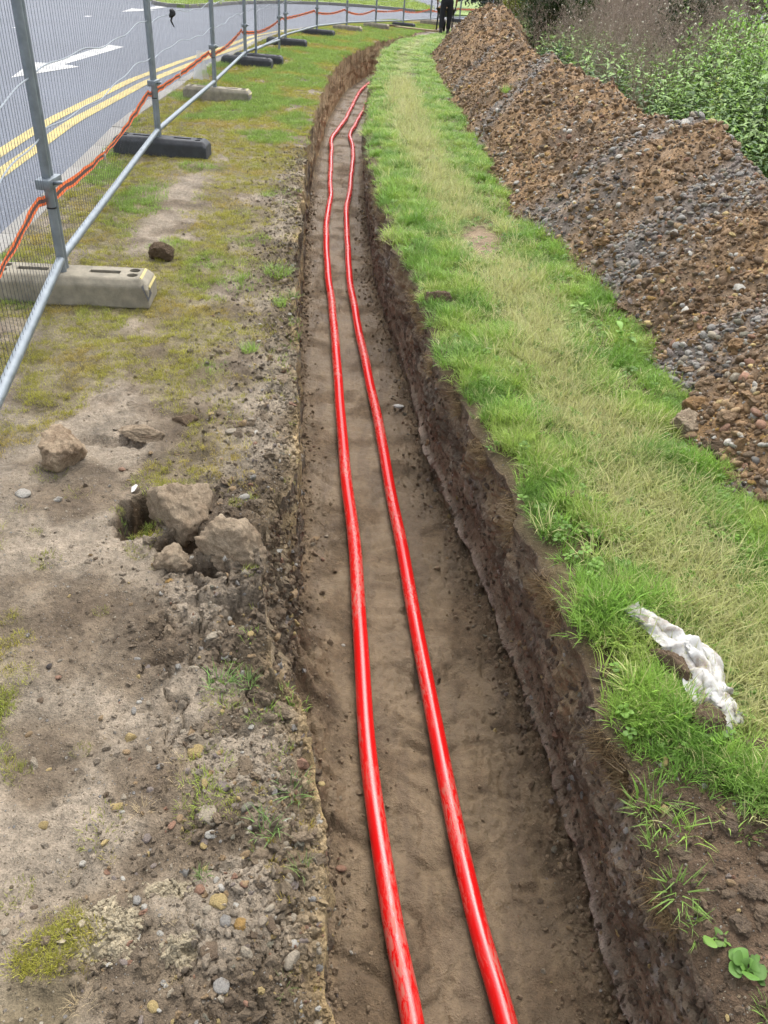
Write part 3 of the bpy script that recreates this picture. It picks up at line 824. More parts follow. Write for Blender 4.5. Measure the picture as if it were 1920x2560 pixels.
STR = [(0.721, 1.19, 0.03, 0.025, 'y'), (0.926, 1.179, 0.033, 0.028, 'w'), (0.796, 0.904, 0.022, 0.027, 't'), (0.79, 0.877, 0.02, 0.019, 'n'), (0.814, 0.875, 0.021, 0.014, 'w'), (0.837, 0.887, 0.016, 0.012, 'w'), (0.843, 0.74, 0.018, 0.018, 'o'), (0.778, 1.171, 0.027, 0.022, 't'), (0.874, 1.004, 0.013, 0.015, 'r'), (0.791, 0.845, 0.009, 0.009, 'y'), (0.62, 2.32, 0.05, 0.03, 'n'), (0.50, 4.75, 0.05, 0.03, 'l')]
STF = [(0.61, 1.092, 0.018, 0.026, 't'), (-0.302, 2.755, 0.046, 0.034, 't'), (-0.11, 2.099, 0.016, 0.016, 'w'), (-0.253, 2.783, 0.021, 0.013, 'l'), (-0.033, 1.211, 0.033, 0.027, 'r'), (0.016, 0.987, 0.012, 0.015, 'w'), (-0.04, 1.011, 0.025, 0.025, 'n')]
k = 0
for t in STL: place_stone(verge, *t, zleft, k); k += 1
for t in STR: place_stone(bank, *t, zright, k); k += 1
for t in STF: place_stone(trench, *t, zfloor, k); k += 1
# further loose stones on the verge, thickest along the broken edge
cnt = 0
while cnt < 110:
    y_ = math.exp(random.uniform(math.log(0.6), math.log(7.5)))
    x_ = float(edgeL(y_)) - random.expovariate(1 / 0.22) - 0.03
    if x_ < float(kerbX(y_)) + 0.3: continue
    w_ = random.uniform(0.008, 0.020) * (1 + 0.10 * y_)
    place_stone(verge, x_, y_, w_, w_ * random.uniform(.5, 1), random.choice('ytwllpbntlrn'), zleft, k); k += 1; cnt += 1

for i in range(80):
    y_ = random.uniform(0.55, 1.25); x_ = float(edgeL(y_)) - 0.02 - random.uniform(0, 1) ** 1.5 * 0.42
    w_ = random.choice((0.008, 0.010, 0.013, 0.018)) * random.uniform(.8, 1.3)
    place_stone(verge, x_, y_, w_, w_ * random.uniform(.6, 1), random.choice('wylltwpl'), zleft, i)
LUMPS = [rock('lump', 400 + i, 3, STONE_O, 16, 0.42, (1, random.uniform(.7, 1), random.uniform(.5, .75)), 0.40, 1.9, 0.12, True) for i in range(6)]
def lump(parent, x, y_, w, zf, c, k):
    o = bpy.data.objects.new('clod_piece', LUMPS[k % 6]); COL.objects.link(o); o.parent = parent
    o.scale = (w, w * random.uniform(.7, 1.1), w * random.uniform(.6, 1)); o.rotation_euler = (random.uniform(-.4, .4), random.uniform(-.4, .4), random.uniform(0, 6.3))
    o.location = (x, y_, float(zf(x, y_)) + w * 0.1); o.color = (*(c * random.uniform(.75, 1.15)), 1)
for i in range(120):
    if i < 45: y_ = random.uniform(1.35, 2.75); x_ = float(edgeL(y_)) - random.uniform(0.01, 0.32)
    elif i < 85: y_ = random.uniform(0.55, 1.3); x_ = float(edgeL(y_)) - random.expovariate(1 / 0.14) - 0.01
    else: y_ = random.uniform(2.7, 6); x_ = float(edgeL(y_)) - random.expovariate(1 / 0.12) - 0.01
    lump(verge, x_, y_, random.choice((0.012, 0.016, 0.02, 0.028)) * random.uniform(.8, 1.25), zleft, S(158, 138, 112) * (1.0 if y_ < 2.7 else 1.25), i)
for i in range(34):
    y_ = random.uniform(0.62, 1.5); x_ = float(edgeR(y_)) + random.uniform(0.01, 0.22 if y_ < 1.25 else 0.06)
    lump(bank, x_, y_, random.choice((0.012, 0.016, 0.022, 0.03)) * random.uniform(.7, 1.1), zright, S(132, 112, 90), i)
for i in range(26):
    y_ = random.uniform(0.9, 4.5); r0 = float(np.interp(y_, YR, XR)); x_ = r0 + 0.02 - random.expovariate(1 / 0.04)
    lump(trench, x_, y_, random.choice((0.010, 0.014, 0.02)), zfloor, S(134, 114, 92), i)
def sample_logy(n, y0, y1): return np.exp(rng.uniform(np.log(y0), np.log(y1), n))
def rand_rot(n, tilt=3.14): return np.stack([rng.uniform(-tilt, tilt, n), rng.uniform(-tilt, tilt, n), rng.uniform(0, 6.283, n)], -1)
PALA = np.array([PAL[c] for c in 'ytwllpbnntrg'])

# crumbs and grit along the verge's broken edge, on the slump and along the trench floor
n = 15000
yy_ = sample_logy(n, 0.5, 8)
d_ = rng.exponential(0.15, n) + 0.004
xx_ = edgeL(yy_) - d_
zz_ = zleft(xx_, yy_)
lc = left_colour(xx_, yy_)
isst = rng.random(n) < 0.16
cc_ = np.where(isst[:, None], PALA[rng.integers(0, len(PALA), n)], lc * rng.uniform(1.0, 1.5, (n, 1)))
sz = rng.gamma(1.8, 0.0021, n) * (1 + 0.08 * yy_)
sz = np.clip(sz, 0.0015, 0.018)
ok = xx_ > kerbX(yy_) + 0.1
g1 = scatter('grit', CRUMB, np.stack([xx_, yy_, zz_ + sz * 0.05], -1)[ok], rand_rot(n)[ok], sz[ok], cc_[ok])
tag(g1, 'loose soil crumbs and grit along the broken trench edge', 'grit')
n = 5500
yy_ = sample_logy(n, 0.75, 9)
side = rng.random(n)
l_, r_ = np.interp(yy_, YL, XL), np.interp(yy_, YR, XR) + 0.04 * (1 - ss(2, 4, yy_))
xx_ = np.where(side < 0.46, l_ + 0.02 + rng.exponential(0.035, n) * (1 + 1.6 * slump(yy_)), np.where(side < 0.97, r_ - 0.01 - rng.exponential(0.045, n), l_ + (r_ - l_) * rng.random(n)))
zz_ = zfloor(xx_, yy_)
isst = rng.random(n) < 0.10
cc_ = np.where(isst[:, None], PALA[rng.integers(0, len(PALA), n)], S(182, 157, 126) * rng.uniform(0.8, 1.15, (n, 1)))
sz = np.clip(rng.gamma(1.7, 0.0021, n) * (1 + 0.12 * yy_), 0.0015, 0.016) * np.where(side > 0.93, 0.5, 1)
g2 = scatter('trench_crumbs', CRUMB, np.stack([xx_, yy_, zz_ + sz * 0.2], -1), rand_rot(n), sz, cc_)
tag(g2, 'dark soil crumbs fallen along both edges of the trench floor', 'crumbs')

def wall_points(n, Xw, Zw, y0, y1, p=None):
    rows = np.where((YS > y0) & (YS < y1))[0]
    wgt = 1.0 / YS[rows] * np.gradient(YS)[rows]; wgt /= wgt.sum()
    r_ = rng.choice(rows, n, p=wgt); c_ = rng.integers(2, Xw.shape[1] - 1, n)
    return np.stack([Xw[r_, c_], YS[r_] + rng.uniform(-.004, .004, n), Zw[r_, c_]], -1), YS[r_]
Pw, yw_ = wall_points(5200, Xr, Zr, 0.6, 9)
n = len(Pw); isst = rng.random(n) < 0.16
sz = np.clip(rng.gamma(1.7, 0.0026, n) * (1 + 0.08 * yw_), 0.0015, 0.018)
cc_ = np.where(isst[:, None], PALA[rng.integers(0, len(PALA), n)], S(130, 111, 92) * rng.uniform(0.65, 1.25, (n, 1)))
o = scatter('wall_crumbs', CRUMB, Pw, rand_rot(n), sz, cc_); tag(o, 'crumbs and small stones stuck in the grass-side trench wall', 'crumbs')
sel = (YS > 1.15) & (YS < 2.3)
Pw, yw_ = wall_points(2600, Xl, Zl, 1.2, 2.25)
P2w, y2w = wall_points(1500, Xl, Zl, 0.6, 7)
Pw = np.concatenate([Pw, P2w]); yw_ = np.concatenate([yw_, y2w]); n = len(Pw); isst = rng.random(n) < 0.22
sz = np.clip(rng.gamma(1.9, 0.0034, n), 0.002, 0.022)
cc_ = np.where(isst[:, None], PALA[rng.integers(0, len(PALA), n)], S(146, 124, 98) * rng.uniform(0.65, 1.2, (n, 1)))
o = scatter('slump_rubble', CRUMB, Pw, rand_rot(n), sz, cc_); tag(o, 'crumbled soil and stones slumping down the fence-side trench wall', 'rubble')
n = 2600
yy_ = rng.uniform(0.5, 1.32, n); xx_ = edgeR(yy_) + rng.uniform(0.0, 0.5, n)
sz = np.clip(rng.gamma(1.8, 0.0024, n), 0.0015, 0.016); isst = rng.random(n) < 0.14
cc_ = np.where(isst[:, None], PALA[rng.integers(0, len(PALA), n)], S(136, 115, 92) * rng.uniform(0.7, 1.2, (n, 1)))
o = scatter('bank_crumbs', CRUMB, np.stack([xx_, yy_, zright(xx_, yy_)], -1), rand_rot(n), sz, cc_); tag(o, 'soil crumbs on the bare corner of the bank', 'crumbs')
n = 1500
ci_ = rng.choice(3, n, p=[.62, .2, .18]); ck = np.array(CHALK)[ci_]
xx_ = ck[:, 0] + rng.normal(0, 0.5, n) * ck[:, 2]; yy_ = ck[:, 1] + rng.normal(0, 0.5, n) * ck[:, 3]
sz = np.clip(rng.gamma(1.8, 0.0016, n), 0.001, 0.009)
o = scatter('chalk_crumbs', CRUMB, np.stack([xx_, yy_, zleft(xx_, yy_)], -1), rand_rot(n), sz, C_CREAM * rng.uniform(.8, 1.15, (n, 1))); tag(o, 'cream chalky crumbs in pale patches on the stony verge', 'crumbs')

# clods: each lump is a thing of its own
def clod_material(name, c1, c2):
    m, nt, b = newmat(name)
    co = nd(nt, 'ShaderNodeTexCoord').outputs['Object']
    n1 = noisen(nt, co, 1.3, 4, 0.6).outputs[0]; n2 = noisen(nt, co, 9, 5, 0.75).outputs[0]; n3 = noisen(nt, co, 38, 3, 0.65).outputs[0]
    c = mixc(nt, maprange(nt, n1, 0.35, 0.65, 0, 1), c1, c2)
    f = mathn(nt, 'MULTIPLY', maprange(nt, n2, 0.3, 0.7, 0.7, 1.25), maprange(nt, n3, 0.3, 0.7, 0.75, 1.2))
    c = mixc(nt, 1.0, c, nd(nt, 'ShaderNodeCombineXYZ', {0: f, 1: f, 2: f}).outputs[0], 'MULTIPLY')
    v = nd(nt, 'ShaderNodeTexVoronoi', {'Vector': co, 'Scale': 9})
    sep = nd(nt, 'ShaderNodeSeparateColor', {0: v.outputs['Color']})
    kk = mathn(nt, 'MULTIPLY', maprange(nt, v.outputs['Distance'], 0.2, 0.28, 1, 0), mathn(nt, 'GREATER_THAN', sep.outputs[0], 0.82))
    c = mixc(nt, kk, c, S(190, 172, 140))
    nt.links.new(c, b.inputs['Base Color']); b.inputs['Roughness'].default_value = 0.95; spec(b, 0.2)
    bump(nt, b, mathn(nt, 'ADD', n2, mathn(nt, 'MULTIPLY', n3, 0.4)), 0.6, 0.06)
    return m
CL_GREY = clod_material('dry_clod', S(204, 184, 156, .56), S(170, 148, 122, .56))
CL_PALE = clod_material('pale_clod', S(222, 198, 166, .56), S(176, 150, 122, .56))
CL_DARK = clod_material('damp_clod', S(150, 128, 104), S(124, 104, 84))
CL_ORNG = clod_material('clay_clod', S(192, 152, 104), S(150, 124, 96))
def clod(x, y_, sx, sy, sz_, m, label, seed, zf, lift=0.3, rot=(0, 0, 0), planes=8, cut=0.55, cat='clod'):
    me = rock('clod', seed, 5, m, planes + 4, cut - 0.04, (1, 1, 1), 0.13, 1.7, 0.10)
    o = bpy.data.objects.new('clod', me); COL.objects.link(o)
    o.scale = (sx, sy, sz_); o.rotation_euler = rot
    o.location = (x, y_, float(zf(x, y_)) + sz_ * lift)
    tag(o, label, cat, 'clods of earth lying beside the trench'); return o
zl0 = lambda a, b_: 0.0
clod(-1.13, 2.25, 0.088, 0.09, 0.085, CL_PALE, 'pale blocky clod of earth standing alone on the moss near the fence', 5, zleft, 0.55, (0.05, 0.0, 0.25))
clod(-0.655, 2.00, 0.105, 0.135, 0.115, CL_GREY, 'largest grey-brown clod tilted over the open hole in the verge', 8, zl0, 0.22, (0.45, -0.12, 0.35))
clod(-0.445, 1.785, 0.125, 0.090, 0.095, CL_GREY, 'grey wedge-shaped clod between the hole and the trench edge', 12, zl0, 0.45, (0.10, 0.25, -0.45))
clod(-0.60, 1.745, 0.068, 0.055, 0.06, CL_GREY, 'small cracked clod wedged in the near side of the hole', 15, zl0, 0.1, (0.2, 0.1, 0.6))
clod(-1.42, 4.46, 0.075, 0.065, 0.06, CL_DARK, 'fist-sized brown clod on moss between the fence block and the trench', 19, zleft, 0.6, (0.2, 0.1, 0.4))
clod(-0.93, 2.47, 0.10, 0.055, 0.03, CL_GREY, 'thin crust of earth lifted behind the pale blocky clod', 23, zleft, 0.5, (0.1, 0.1, 0.1))
clod(-0.80, 2.60, 0.05, 0.04, 0.025, CL_DARK, 'low rounded lump of dark earth behind the lifted crust', 27, zleft, 0.4)
clod(0.845, 1.30, 0.042, 0.042, 0.04, CL_DARK, 'smooth dark round clod at the foot of the white cloth', 31, zright, 0.7, (0, 0, 0.4), 5, 0.75)
clod(0.805, 1.48, 0.038, 0.07, 0.036, CL_DARK, 'rooty brown clod lying against the white cloth', 35, zright, 0.9, (0, 0, 0.5))
clod(0.95, 1.235, 0.045, 0.03, 0.022, CL_DARK, 'flat dark slab of earth below the white cloth', 37, zright, 0.5, (0.1, 0.2, 0.2))
clod(0.20, 4.17, 0.085, 0.075, 0.05, CL_DARK, 'lump of dark turf-edge soil breaking over the grassy trench edge', 39, zright, 0.15)
clod(1.30, 3.00, 0.085, 0.07, 0.06, CL_ORNG, 'orange-brown lump of clay at the foot of the spoil heap', 43, zright, 0.75, (0.2, 0, 0.5))
clod(1.225, 2.88, 0.085, 0.07, 0.06, CL_GREY, 'grey-brown clod in front of the orange clay lump', 47, zright, 0.6, (0.0, 0.2, 1.1))
clod(1.335, 2.66, 0.105, 0.055, 0.05, CL_DARK, 'long dark clod at the foot of the heap in the grass', 51, zright, 0.6, (0.1, 0.1, -0.4))
clod(0.66, 2.26, 0.05, 0.03, 0.025, CL_DARK, 'small dark clod half sunk in the grass of the bank', 55, zright, 0.4)

# ------------------------------------------------------------------ spoil heap
hy = YS[(YS > 0.2) & (YS < 33.6)]
NH = 230
uh = np.linspace(0, 1, NH)
x0, x1 = toeX(hy) - 0.12, np.interp(hy, YC, XC) + 1.05
X = x0[:, None] + (x1 - x0)[:, None] * uh[None]
YY = np.broadcast_to(hy[:, None], X.shape)
Z = heapz(X, YY)
g_ = greyband(X, YY)
n = fbm(X * 2.7, YY * 2.7, 4, 701)
c = np.broadcast_to(C_BROWN, X.shape + (3,)).copy()
c = mix3(c, C_ORANGE, ss(-0.25, 0.35, n + 0.3 * ss(0.2, 0.6, Z - gz(YY))))
c = mix3(c, S(116, 95, 74), ss(0.1, 0.5, -n) * 0.7)
c = mix3(c, C_GREY * 0.8, g_ * 0.7)
heap = empty('spoil_heap', (1.6, 8, 0))
tag(heap, 'long ridge of excavated orange-brown soil and gravel beside the trench', 'spoil heap')
hs = ground_patch('heap_soil', X, hy, Z, c, SOIL)
hs.parent = heap; hs.matrix_parent_inverse = Matrix.Translation(heap.location).inverted()
# 300 largest-looking stones singly, the rest as one mass
def heap_points(n, y0=2.0, y1=30):
    yv = sample_logy(n, y0, y1)
    t = toeX(yv); cx = np.interp(yv, YC, XC)
    u_ = rng.uniform(-0.06, 1.12, n)
    return t + (cx - t) * u_, yv, u_
def slope_off(x, y_):  # stay on the surface
    return heapz(x, y_)
xs_, yv, u_ = heap_points(300, 2.3, 9)
zs_ = heapz(xs_, yv)
hol = Matrix.Translation(heap.location).inverted()
for i in range(300):
    o = bpy.data.objects.new('stone', STONES[i % 10]); COL.objects.link(o); o.parent = heap
    o.matrix_parent_inverse = hol
    w_ = (random.uniform(0.013, 0.024) if random.random() < 0.88 else random.uniform(0.022, 0.036)) * (1 + 0.07 * float(yv[i]))
    o.scale = (w_, w_ * random.uniform(.75, 1), w_ * random.uniform(.6, .95))
    o.rotation_euler = (random.uniform(-.6, .6), random.uniform(-.9, .2), random.uniform(0, 6.28))
    o.location = (float(xs_[i]), float(yv[i]), float(zs_[i]) + w_ * 0.15)
    gb = float(greyband(np.array([xs_[i]]), np.array([yv[i]]))[0])
    q = PAL[random.choice('bpblwbg' if random.random() < gb else 'ltywrnlto')] * random.uniform(1.0, 1.4)
    o.color = (*q, 1)
n = 74000
xs_, yv, u_ = heap_points(n, 1.6, 31)
gb = greyband(xs_, yv)
keep = rng.random(n) < 0.50 + 0.50 * gb
# toe line carries more of the rolled stones
keep |= (u_ < 0.25) & (rng.random(n) < 0.55)
xs_, yv, u_, gb = xs_[keep], yv[keep], u_[keep], gb[keep]; n = len(xs_)
zs_ = heapz(xs_, yv)
warm = np.array([PAL[c_] for c_ in 'ltytwrnntonn'] + [S(138, 112, 84)] * 6 + [S(162, 130, 94)] * 5); cool = np.array([PAL[c_] for c_ in 'bpbgbldbp'])
cc_ = np.where((rng.random(n) < 0.03 + 0.92 * gb ** 1.5)[:, None], cool[rng.integers(0, len(cool), n)] * 1.25, warm[rng.integers(0, len(warm), n)] * 1.4) * rng.uniform(0.75, 1.2, (n, 1))
sz = np.clip(rng.gamma(1.7, 0.0044, n), 0.003, 0.030) * (1 + 0.03 * yv)
hp = scatter('gravel', PEB, np.stack([xs_, yv, zs_ + sz * 0.16], -1), rand_rot(n, 0.7), sz, cc_, None, heap)
hp.matrix_parent_inverse = hol
n = 16000
xs_, yv, u_ = heap_points(n, 1.6, 31)
zs_ = heapz(xs_, yv)
cc_ = np.where((rng.random(n) < 0.5)[:, None], C_ORANGE, C_BROWN) * rng.uniform(0.75, 1.1, (n, 1))
sz = np.clip(rng.gamma(1.6, 0.0048, n), 0.003, 0.034) * (1 + 0.045 * yv)
hp = scatter('soil_crumbs', CRUMB, np.stack([xs_, yv, zs_ + sz * 0.1], -1), rand_rot(n), sz, cc_, None, heap)
hp.matrix_parent_inverse = hol
for i in range(90):
    y_ = math.exp(random.uniform(math.log(2.2), math.log(20))); t0 = float(toeX(y_)); c0 = float(np.interp(y_, YC, XC)); x_ = t0 + (c0 - t0) * random.choice((random.uniform(-.05, .3), random.uniform(0, 1.05)))
    lump(heap, x_, y_, random.choice((0.022, 0.03, 0.042, 0.06)) * (1 + 0.02 * y_), heapz, random.choice((C_ORANGE, C_BROWN)) * 1.05, i)
for o in heap.children:
    if o.name.startswith('clod_piece'): o.matrix_parent_inverse = hol
# stones rolled off on to the grass at the foot of the heap
for i in range(46):
    y_ = math.exp(random.uniform(math.log(2.4), math.log(14)))
    x_ = float(toeX(y_)) - random.expovariate(1 / 0.05)
    w_ = random.uniform(0.018, 0.045) * (1 + 0.06 * y_)
    place_stone(bank, x_, y_, w_, w_ * 0.7, random.choice('lbtpwnn'), zright, i)
# puddle at the heap's foot
WATER, nt, b = newmat('puddle_water')
b.inputs['Base Color'].default_value = (*S(44, 44, 46), 1); b.inputs['Roughness'].default_value = 0.08; b.inputs['IOR'].default_value = 1.18
pv = [(0.80 + 0.085 * math.cos(a) * (1 + .2 * math.sin(3 * a)), 6.12 + 0.15 * math.sin(a) * (1 + .15 * math.cos(2 * a))) for a in np.linspace(0, 2 * math.pi, 28, endpoint=False)]
pz = float(zright(0.80, 6.12)) + 0.006
me = bpy.data.meshes.new('puddle'); me.from_pydata([(p[0], p[1], pz + 0.008) for p in pv], [], [tuple(range(28))]); me.materials.append(WATER)
tag(link('puddle', me), 'small dark puddle at the foot of the spoil heap', 'puddle', kind='structure')

# ------------------------------------------------------------------ the two red cables
def red_sheath():
    m, nt, b = newmat('red_cable_sheath')
    s_ = attr(nt, 'along').outputs['Fac']; a_ = attr(nt, 'around').outputs['Fac']
    co = nd(nt, 'ShaderNodeCombineXYZ', {0: mathn(nt, 'MULTIPLY', s_, 1.0), 1: mathn(nt, 'MULTIPLY', mathn(nt, 'SINE', a_), 0.12), 2: mathn(nt, 'MULTIPLY', mathn(nt, 'COSINE', a_), 0.12)}).outputs[0]
    big = noisen(nt, co, 2.2, 3, 0.6).outputs[0]
    sm = noisen(nt, co, 26, 5, 0.7, 0.6).outputs[0]
    stretched = nd(nt, 'ShaderNodeMapping', {'Vector': co, 'Scale': (8, 60, 60)}).outputs[0]
    scr = noisen(nt, stretched, 1.0, 5, 0.75).outputs[0]
    mud = mathn(nt, 'MULTIPLY', maprange(nt, big, 0.48, 0.60, 0, 1), maprange(nt, sm, 0.46, 0.60, 0, 1))
    haze = mathn(nt, 'MULTIPLY', maprange(nt, big, 0.46, 0.62, 0, 0.42), maprange(nt, mathn(nt, 'ADD', mathn(nt, 'MULTIPLY', scr, 0.35), mathn(nt, 'MULTIPLY', sm, 0.65)), 0.46, 0.60, 0, 1))
    fleck = maprange(nt, noisen(nt, co, 70, 3, 0.6).outputs[0], 0.66, 0.70, 0, 0.8)
    c = mixc(nt, haze, S(228, 24, 24, 0.68), S(214, 130, 118))
    c = mixc(nt, mathn(nt, 'MULTIPLY', mud, 0.55), c, S(214, 158, 136))
    c = mixc(nt, mathn(nt, 'MULTIPLY', fleck, maprange(nt, big, 0.4, 0.6, 0.2, 1)), c, S(150, 122, 96))
    nt.links.new(c, b.inputs['Base Color'])
    rg = mathn(nt, 'ADD', 0.21, mathn(nt, 'MULTIPLY', mathn(nt, 'ADD', mathn(nt, 'ADD', mud, haze), fleck), 0.4))
    nt.links.new(rg, b.inputs['Roughness']); spec(b, 0.55)
    bump(nt, b, mathn(nt, 'ADD', sm, mathn(nt, 'MULTIPLY', mud, 0.5)), 0.12, 0.003)
    return m
RED = red_sheath()
def catmull(P, step):
    P = [Vector(p) for p in P]; out = []
    for i in range(len(P) - 1):
        a, b_, c_, d = P[max(i - 1, 0)], P[i], P[i + 1], P[min(i + 2, len(P) - 1)]
        n_ = max(2, int((c_ - b_).length / step))
        for k in range(n_):
            t = k / n_
            out.append(0.5 * ((2 * b_) + (c_ - a) * t + (2 * a - 5 * b_ + 4 * c_ - d) * t * t + (3 * b_ - a - 3 * c_ + d) * t ** 3))
    out.append(P[-1]); return out
def cable(name, pts, rad, label, seed):
    ctrl = []
    for x_, y_ in pts:
        ctrl.append(Vector((x_, y_, 0)))
    line = catmull(ctrl, 0.035)
    n_, V, al, ar = 26, [], [], []
    s_ = 0.0
    for i, p in enumerate(line):
        w = 0.010 * mnoise.noise(Vector((p.y * 1.7, seed, 0))) * min(1, p.y / 4) + 0.022 * mnoise.noise(Vector((p.y * 0.9, seed + 9, 0))) * min(1, max(0, (p.y - 4) / 3))
        p.x += w
    for i, p in enumerate(line):
        if i: s_ += (p - line[i - 1]).length
        zf = min(float(zfloor(p.x + dx, p.y)) for dx in (-0.02, 0, 0.02))
        gnd = float(gz(p.y)) - float(depth(p.y))
        p.z = 0.4 * zf + 0.6 * (gnd + 0.004) + rad + 0.003 + 0.006 * mnoise.noise(Vector((p.y * 1.3, seed + 4, 0)))
    zz = [p.z for p in line]
    for i, p in enumerate(line):
        lo, hi = max(0, i - 6), min(len(zz), i + 7); p.z = sum(zz[lo:hi]) / (hi - lo)
    s_ = 0.0; prev = None
    for i, p in enumerate(line):
        if i: s_ += (p - line[i - 1]).length
        t = (line[min(i + 1, len(line) - 1)] - line[max(i - 1, 0)]).normalized()
        a = t.cross(Vector((0, 0, 1))).normalized(); b_ = a.cross(t)
        for k in range(n_):
            w = 2 * math.pi * k / n_
            rr = rad * (1 + 0.012 * mnoise.noise(Vector((s_ * 3, w, seed))))
            V.append(p + (a * math.cos(w) + b_ * math.sin(w)) * rr); al.append(s_ + seed); ar.append(w)
    L = len(line); F = []
    for i in range(L - 1):
        for k in range(n_):
            F.append((i * n_ + k, i * n_ + (k + 1) % n_, (i + 1) * n_ + (k + 1) % n_, (i + 1) * n_ + k))
    me = mesh_np(name, np.array([tuple(v_) for v_ in V]), np.array(F), True, [RED], attrs={'along': np.array(al), 'around': np.array(ar)})
    return tag(link(name, me), label, 'cable', 'red cables laid in the trench')
CABL = [(0.30, 0.20), (0.24, 0.50), (0.18, 0.82), (0.11, 1.11), (0.01, 1.65), (-0.11, 2.62), (-0.25, 3.56), (-0.44, 4.97), (-0.68, 6.65), (-0.79, 7.47), (-0.87, 8.7), (-1.0, 9.9), (-1.14, 11.3), (-1.22, 12.1), (-1.20, 13.0), (-1.19, 14.74), (-1.20, 17.4), (-1.05, 19.2), (-0.8, 21.2), (-0.4, 24.2)]
CABR = [(0.55, 0.20), (0.48, 0.50), (0.41, 0.84), (0.34, 1.13), (0.25, 1.67), (0.10, 2.65), (-0.04, 3.59), (-0.24, 4.86), (-0.42, 6.01), (-0.62, 7.85), (-0.71, 9.3), (-0.82, 11.0), (-0.93, 12.0), (-0.99, 12.6), (-0.98, 13.9), (-0.97, 16.5), (-0.95, 18.8), (-0.7, 21.2), (-0.25, 24.2)]
cable('red_cable', CABL, 0.029, 'smooth red cable on the trench floor, the one nearer the fence side', 3.0)
cable('red_cable', CABR, 0.028, 'smooth red cable on the trench floor, the one nearer the grass bank', 17.0)

# ------------------------------------------------------------------ temporary fence
def galv():
    m, nt, b = newmat('galvanised_steel')
    co = nd(nt, 'ShaderNodeTexCoord').outputs['Object']
    n1 = noisen(nt, co, 14, 5, 0.65).outputs[0]
    c = mixc(nt, maprange(nt, n1, 0.3, 0.7, 0, 1), S(150, 160, 168), S(186, 196, 202))
    nt.links.new(c, b.inputs['Base Color'])
    b.inputs['Metallic'].default_value = 0.55
    nt.links.new(maprange(nt, n1, 0.3, 0.7, 0.38, 0.58), b.inputs['Roughness'])
    return m
GALV = galv()
WIRE = plain('fence_wire', S(92, 98, 106), 0.6, 0.0)
CONC = plain('block_concrete', S(178, 169, 148), 0.92, n=16, amt=0.28, bmp=0.01)
RUBB = plain('block_rubber', S(72, 74, 78), 0.75, n=20, amt=0.3, bmp=0.006)
BLK = plain('black_plastic', S(28, 28, 30), 0.5)
YREF = plain('yellow_reflector', S(226, 206, 120), 0.45, n=40, amt=0.15)
DKREF = plain('dark_recess', S(84, 82, 84), 0.5)
P = [(-0.87, 0.34), (-1.71, 3.77), (-2.23, 7.21), (-2.50, 10.51), (-2.84, 14.10), (-2.81, 18.04), (-2.60, 21.5), (-2.20, 25.0), (-1.60, 28.5), (-0.83, 31.9), (0.12, 35.2), (1.35, 38.4), (2.9, 41.5)]
def gzf(y_): return float(gz(y_))
ordinal = ['at the near edge of the picture, before the concrete block', 'spanning from the concrete block to the first black block', 'spanning from the first black block to the pale-ended block', 'between the pale-ended block and the paired black blocks', 'starting at the rear one of the paired black blocks', 'fifth to the left of the person', 'fourth to the left of the person', 'third to the left of the person', 'second to the left of the person', 'directly left of the person, behind the pale plank', 'directly behind the person', 'half hidden behind the far end of the spoil heap']
def panel(i, A, B, label, lean=0.0):
    a, b_ = Vector((A[0], A[1], 0)), Vector((B[0], B[1], 0))
    d_ = (b_ - a).normalized()
    a = a + d_ * 0.027; b_ = b_ - d_ * 0.027
    L = (b_ - a).length
    za, zb_ = gzf(A[1]), gzf(B[1])
    nrm = Vector((-d_.y, d_.x, 0))
    root = empty('wire_fence', (a.x, a.y, za)); tag(root, label, 'fence panel', 'temporary mesh fence panels along the road')
    inv = root.location
    def pt(s, z): return (d_.x * s + nrm.x * lean * z, d_.y * s + nrm.y * lean * z, (zb_ - za) * s / L + z)
    H_ = 2.0
    for s in (0.0, L):
        MB().tube([pt(s, 0.05), pt(s, H_)], 0.021, 14).build('upright', GALV, root)
    MB().tube([pt(-0.0, 0.195), pt(L, 0.195)], 0.021, 14).build('bottom_rail', GALV, root)
    MB().tube([pt(0, H_ - 0.02), pt(L, H_ - 0.02)], 0.021, 12).build('top_rail', GALV, root)
    # mesh: upright wires close together and a few wavy cross wires
    mb = MB(); sp_ = 0.052; k_ = int((L - 0.05) / sp_); near = A[1] < 16
    for q in range(1, k_ + 1):
        s = q * sp_
        if s > L - 0.02: break
        mb.tube([pt(s, 0.18), pt(s + random.uniform(-.004, .004), 1.0), pt(s, H_ - 0.02)], 0.0011 if near else 0.0014, 3, False)
    mb.build('wire_mesh', WIRE, root, smooth=False)
    for z0 in (0.74, 0.985, 1.32, 1.65):
        ph = random.uniform(0, 6)
        pts = []
        for q in range(41):
            s = L * q / 40
            e = min(s, L - s)
            pts.append(pt(s, z0 + 0.018 * math.sin(s * 2.4 + ph) + 0.008 * math.sin(s * 7 + ph)))
        mb = MB().tube(pts, 0.0035, 5, False); mb.build('cross_wire', GALV, root)
    # coupler and cable tie on the far upright
    p0 = Vector(pt(L, 0.555))
    cl_ = MB()
    cl_.box(p0.x - 0.034, p0.x + 0.034, p0.y - 0.06, p0.y + 0.09, p0.z - 0.022, p0.z + 0.022)
    cp = cl_.build('clamp', GALV, root, 0.006)
    MB().tube([p0 + Vector((0.03, -0.01, 0)), p0 + Vector((0.075, -0.015, 0.01))], 0.008, 8).build('clamp_bolt', GALV, root)
    MB().tube([Vector(pt(L, 0.44)), Vector(pt(L, 0.447))], 0.0235, 14, True).build('cable_tie', BLK, root)
    return root
labels = ['wire mesh fence panel ' + o for o in ordinal]
panels = []
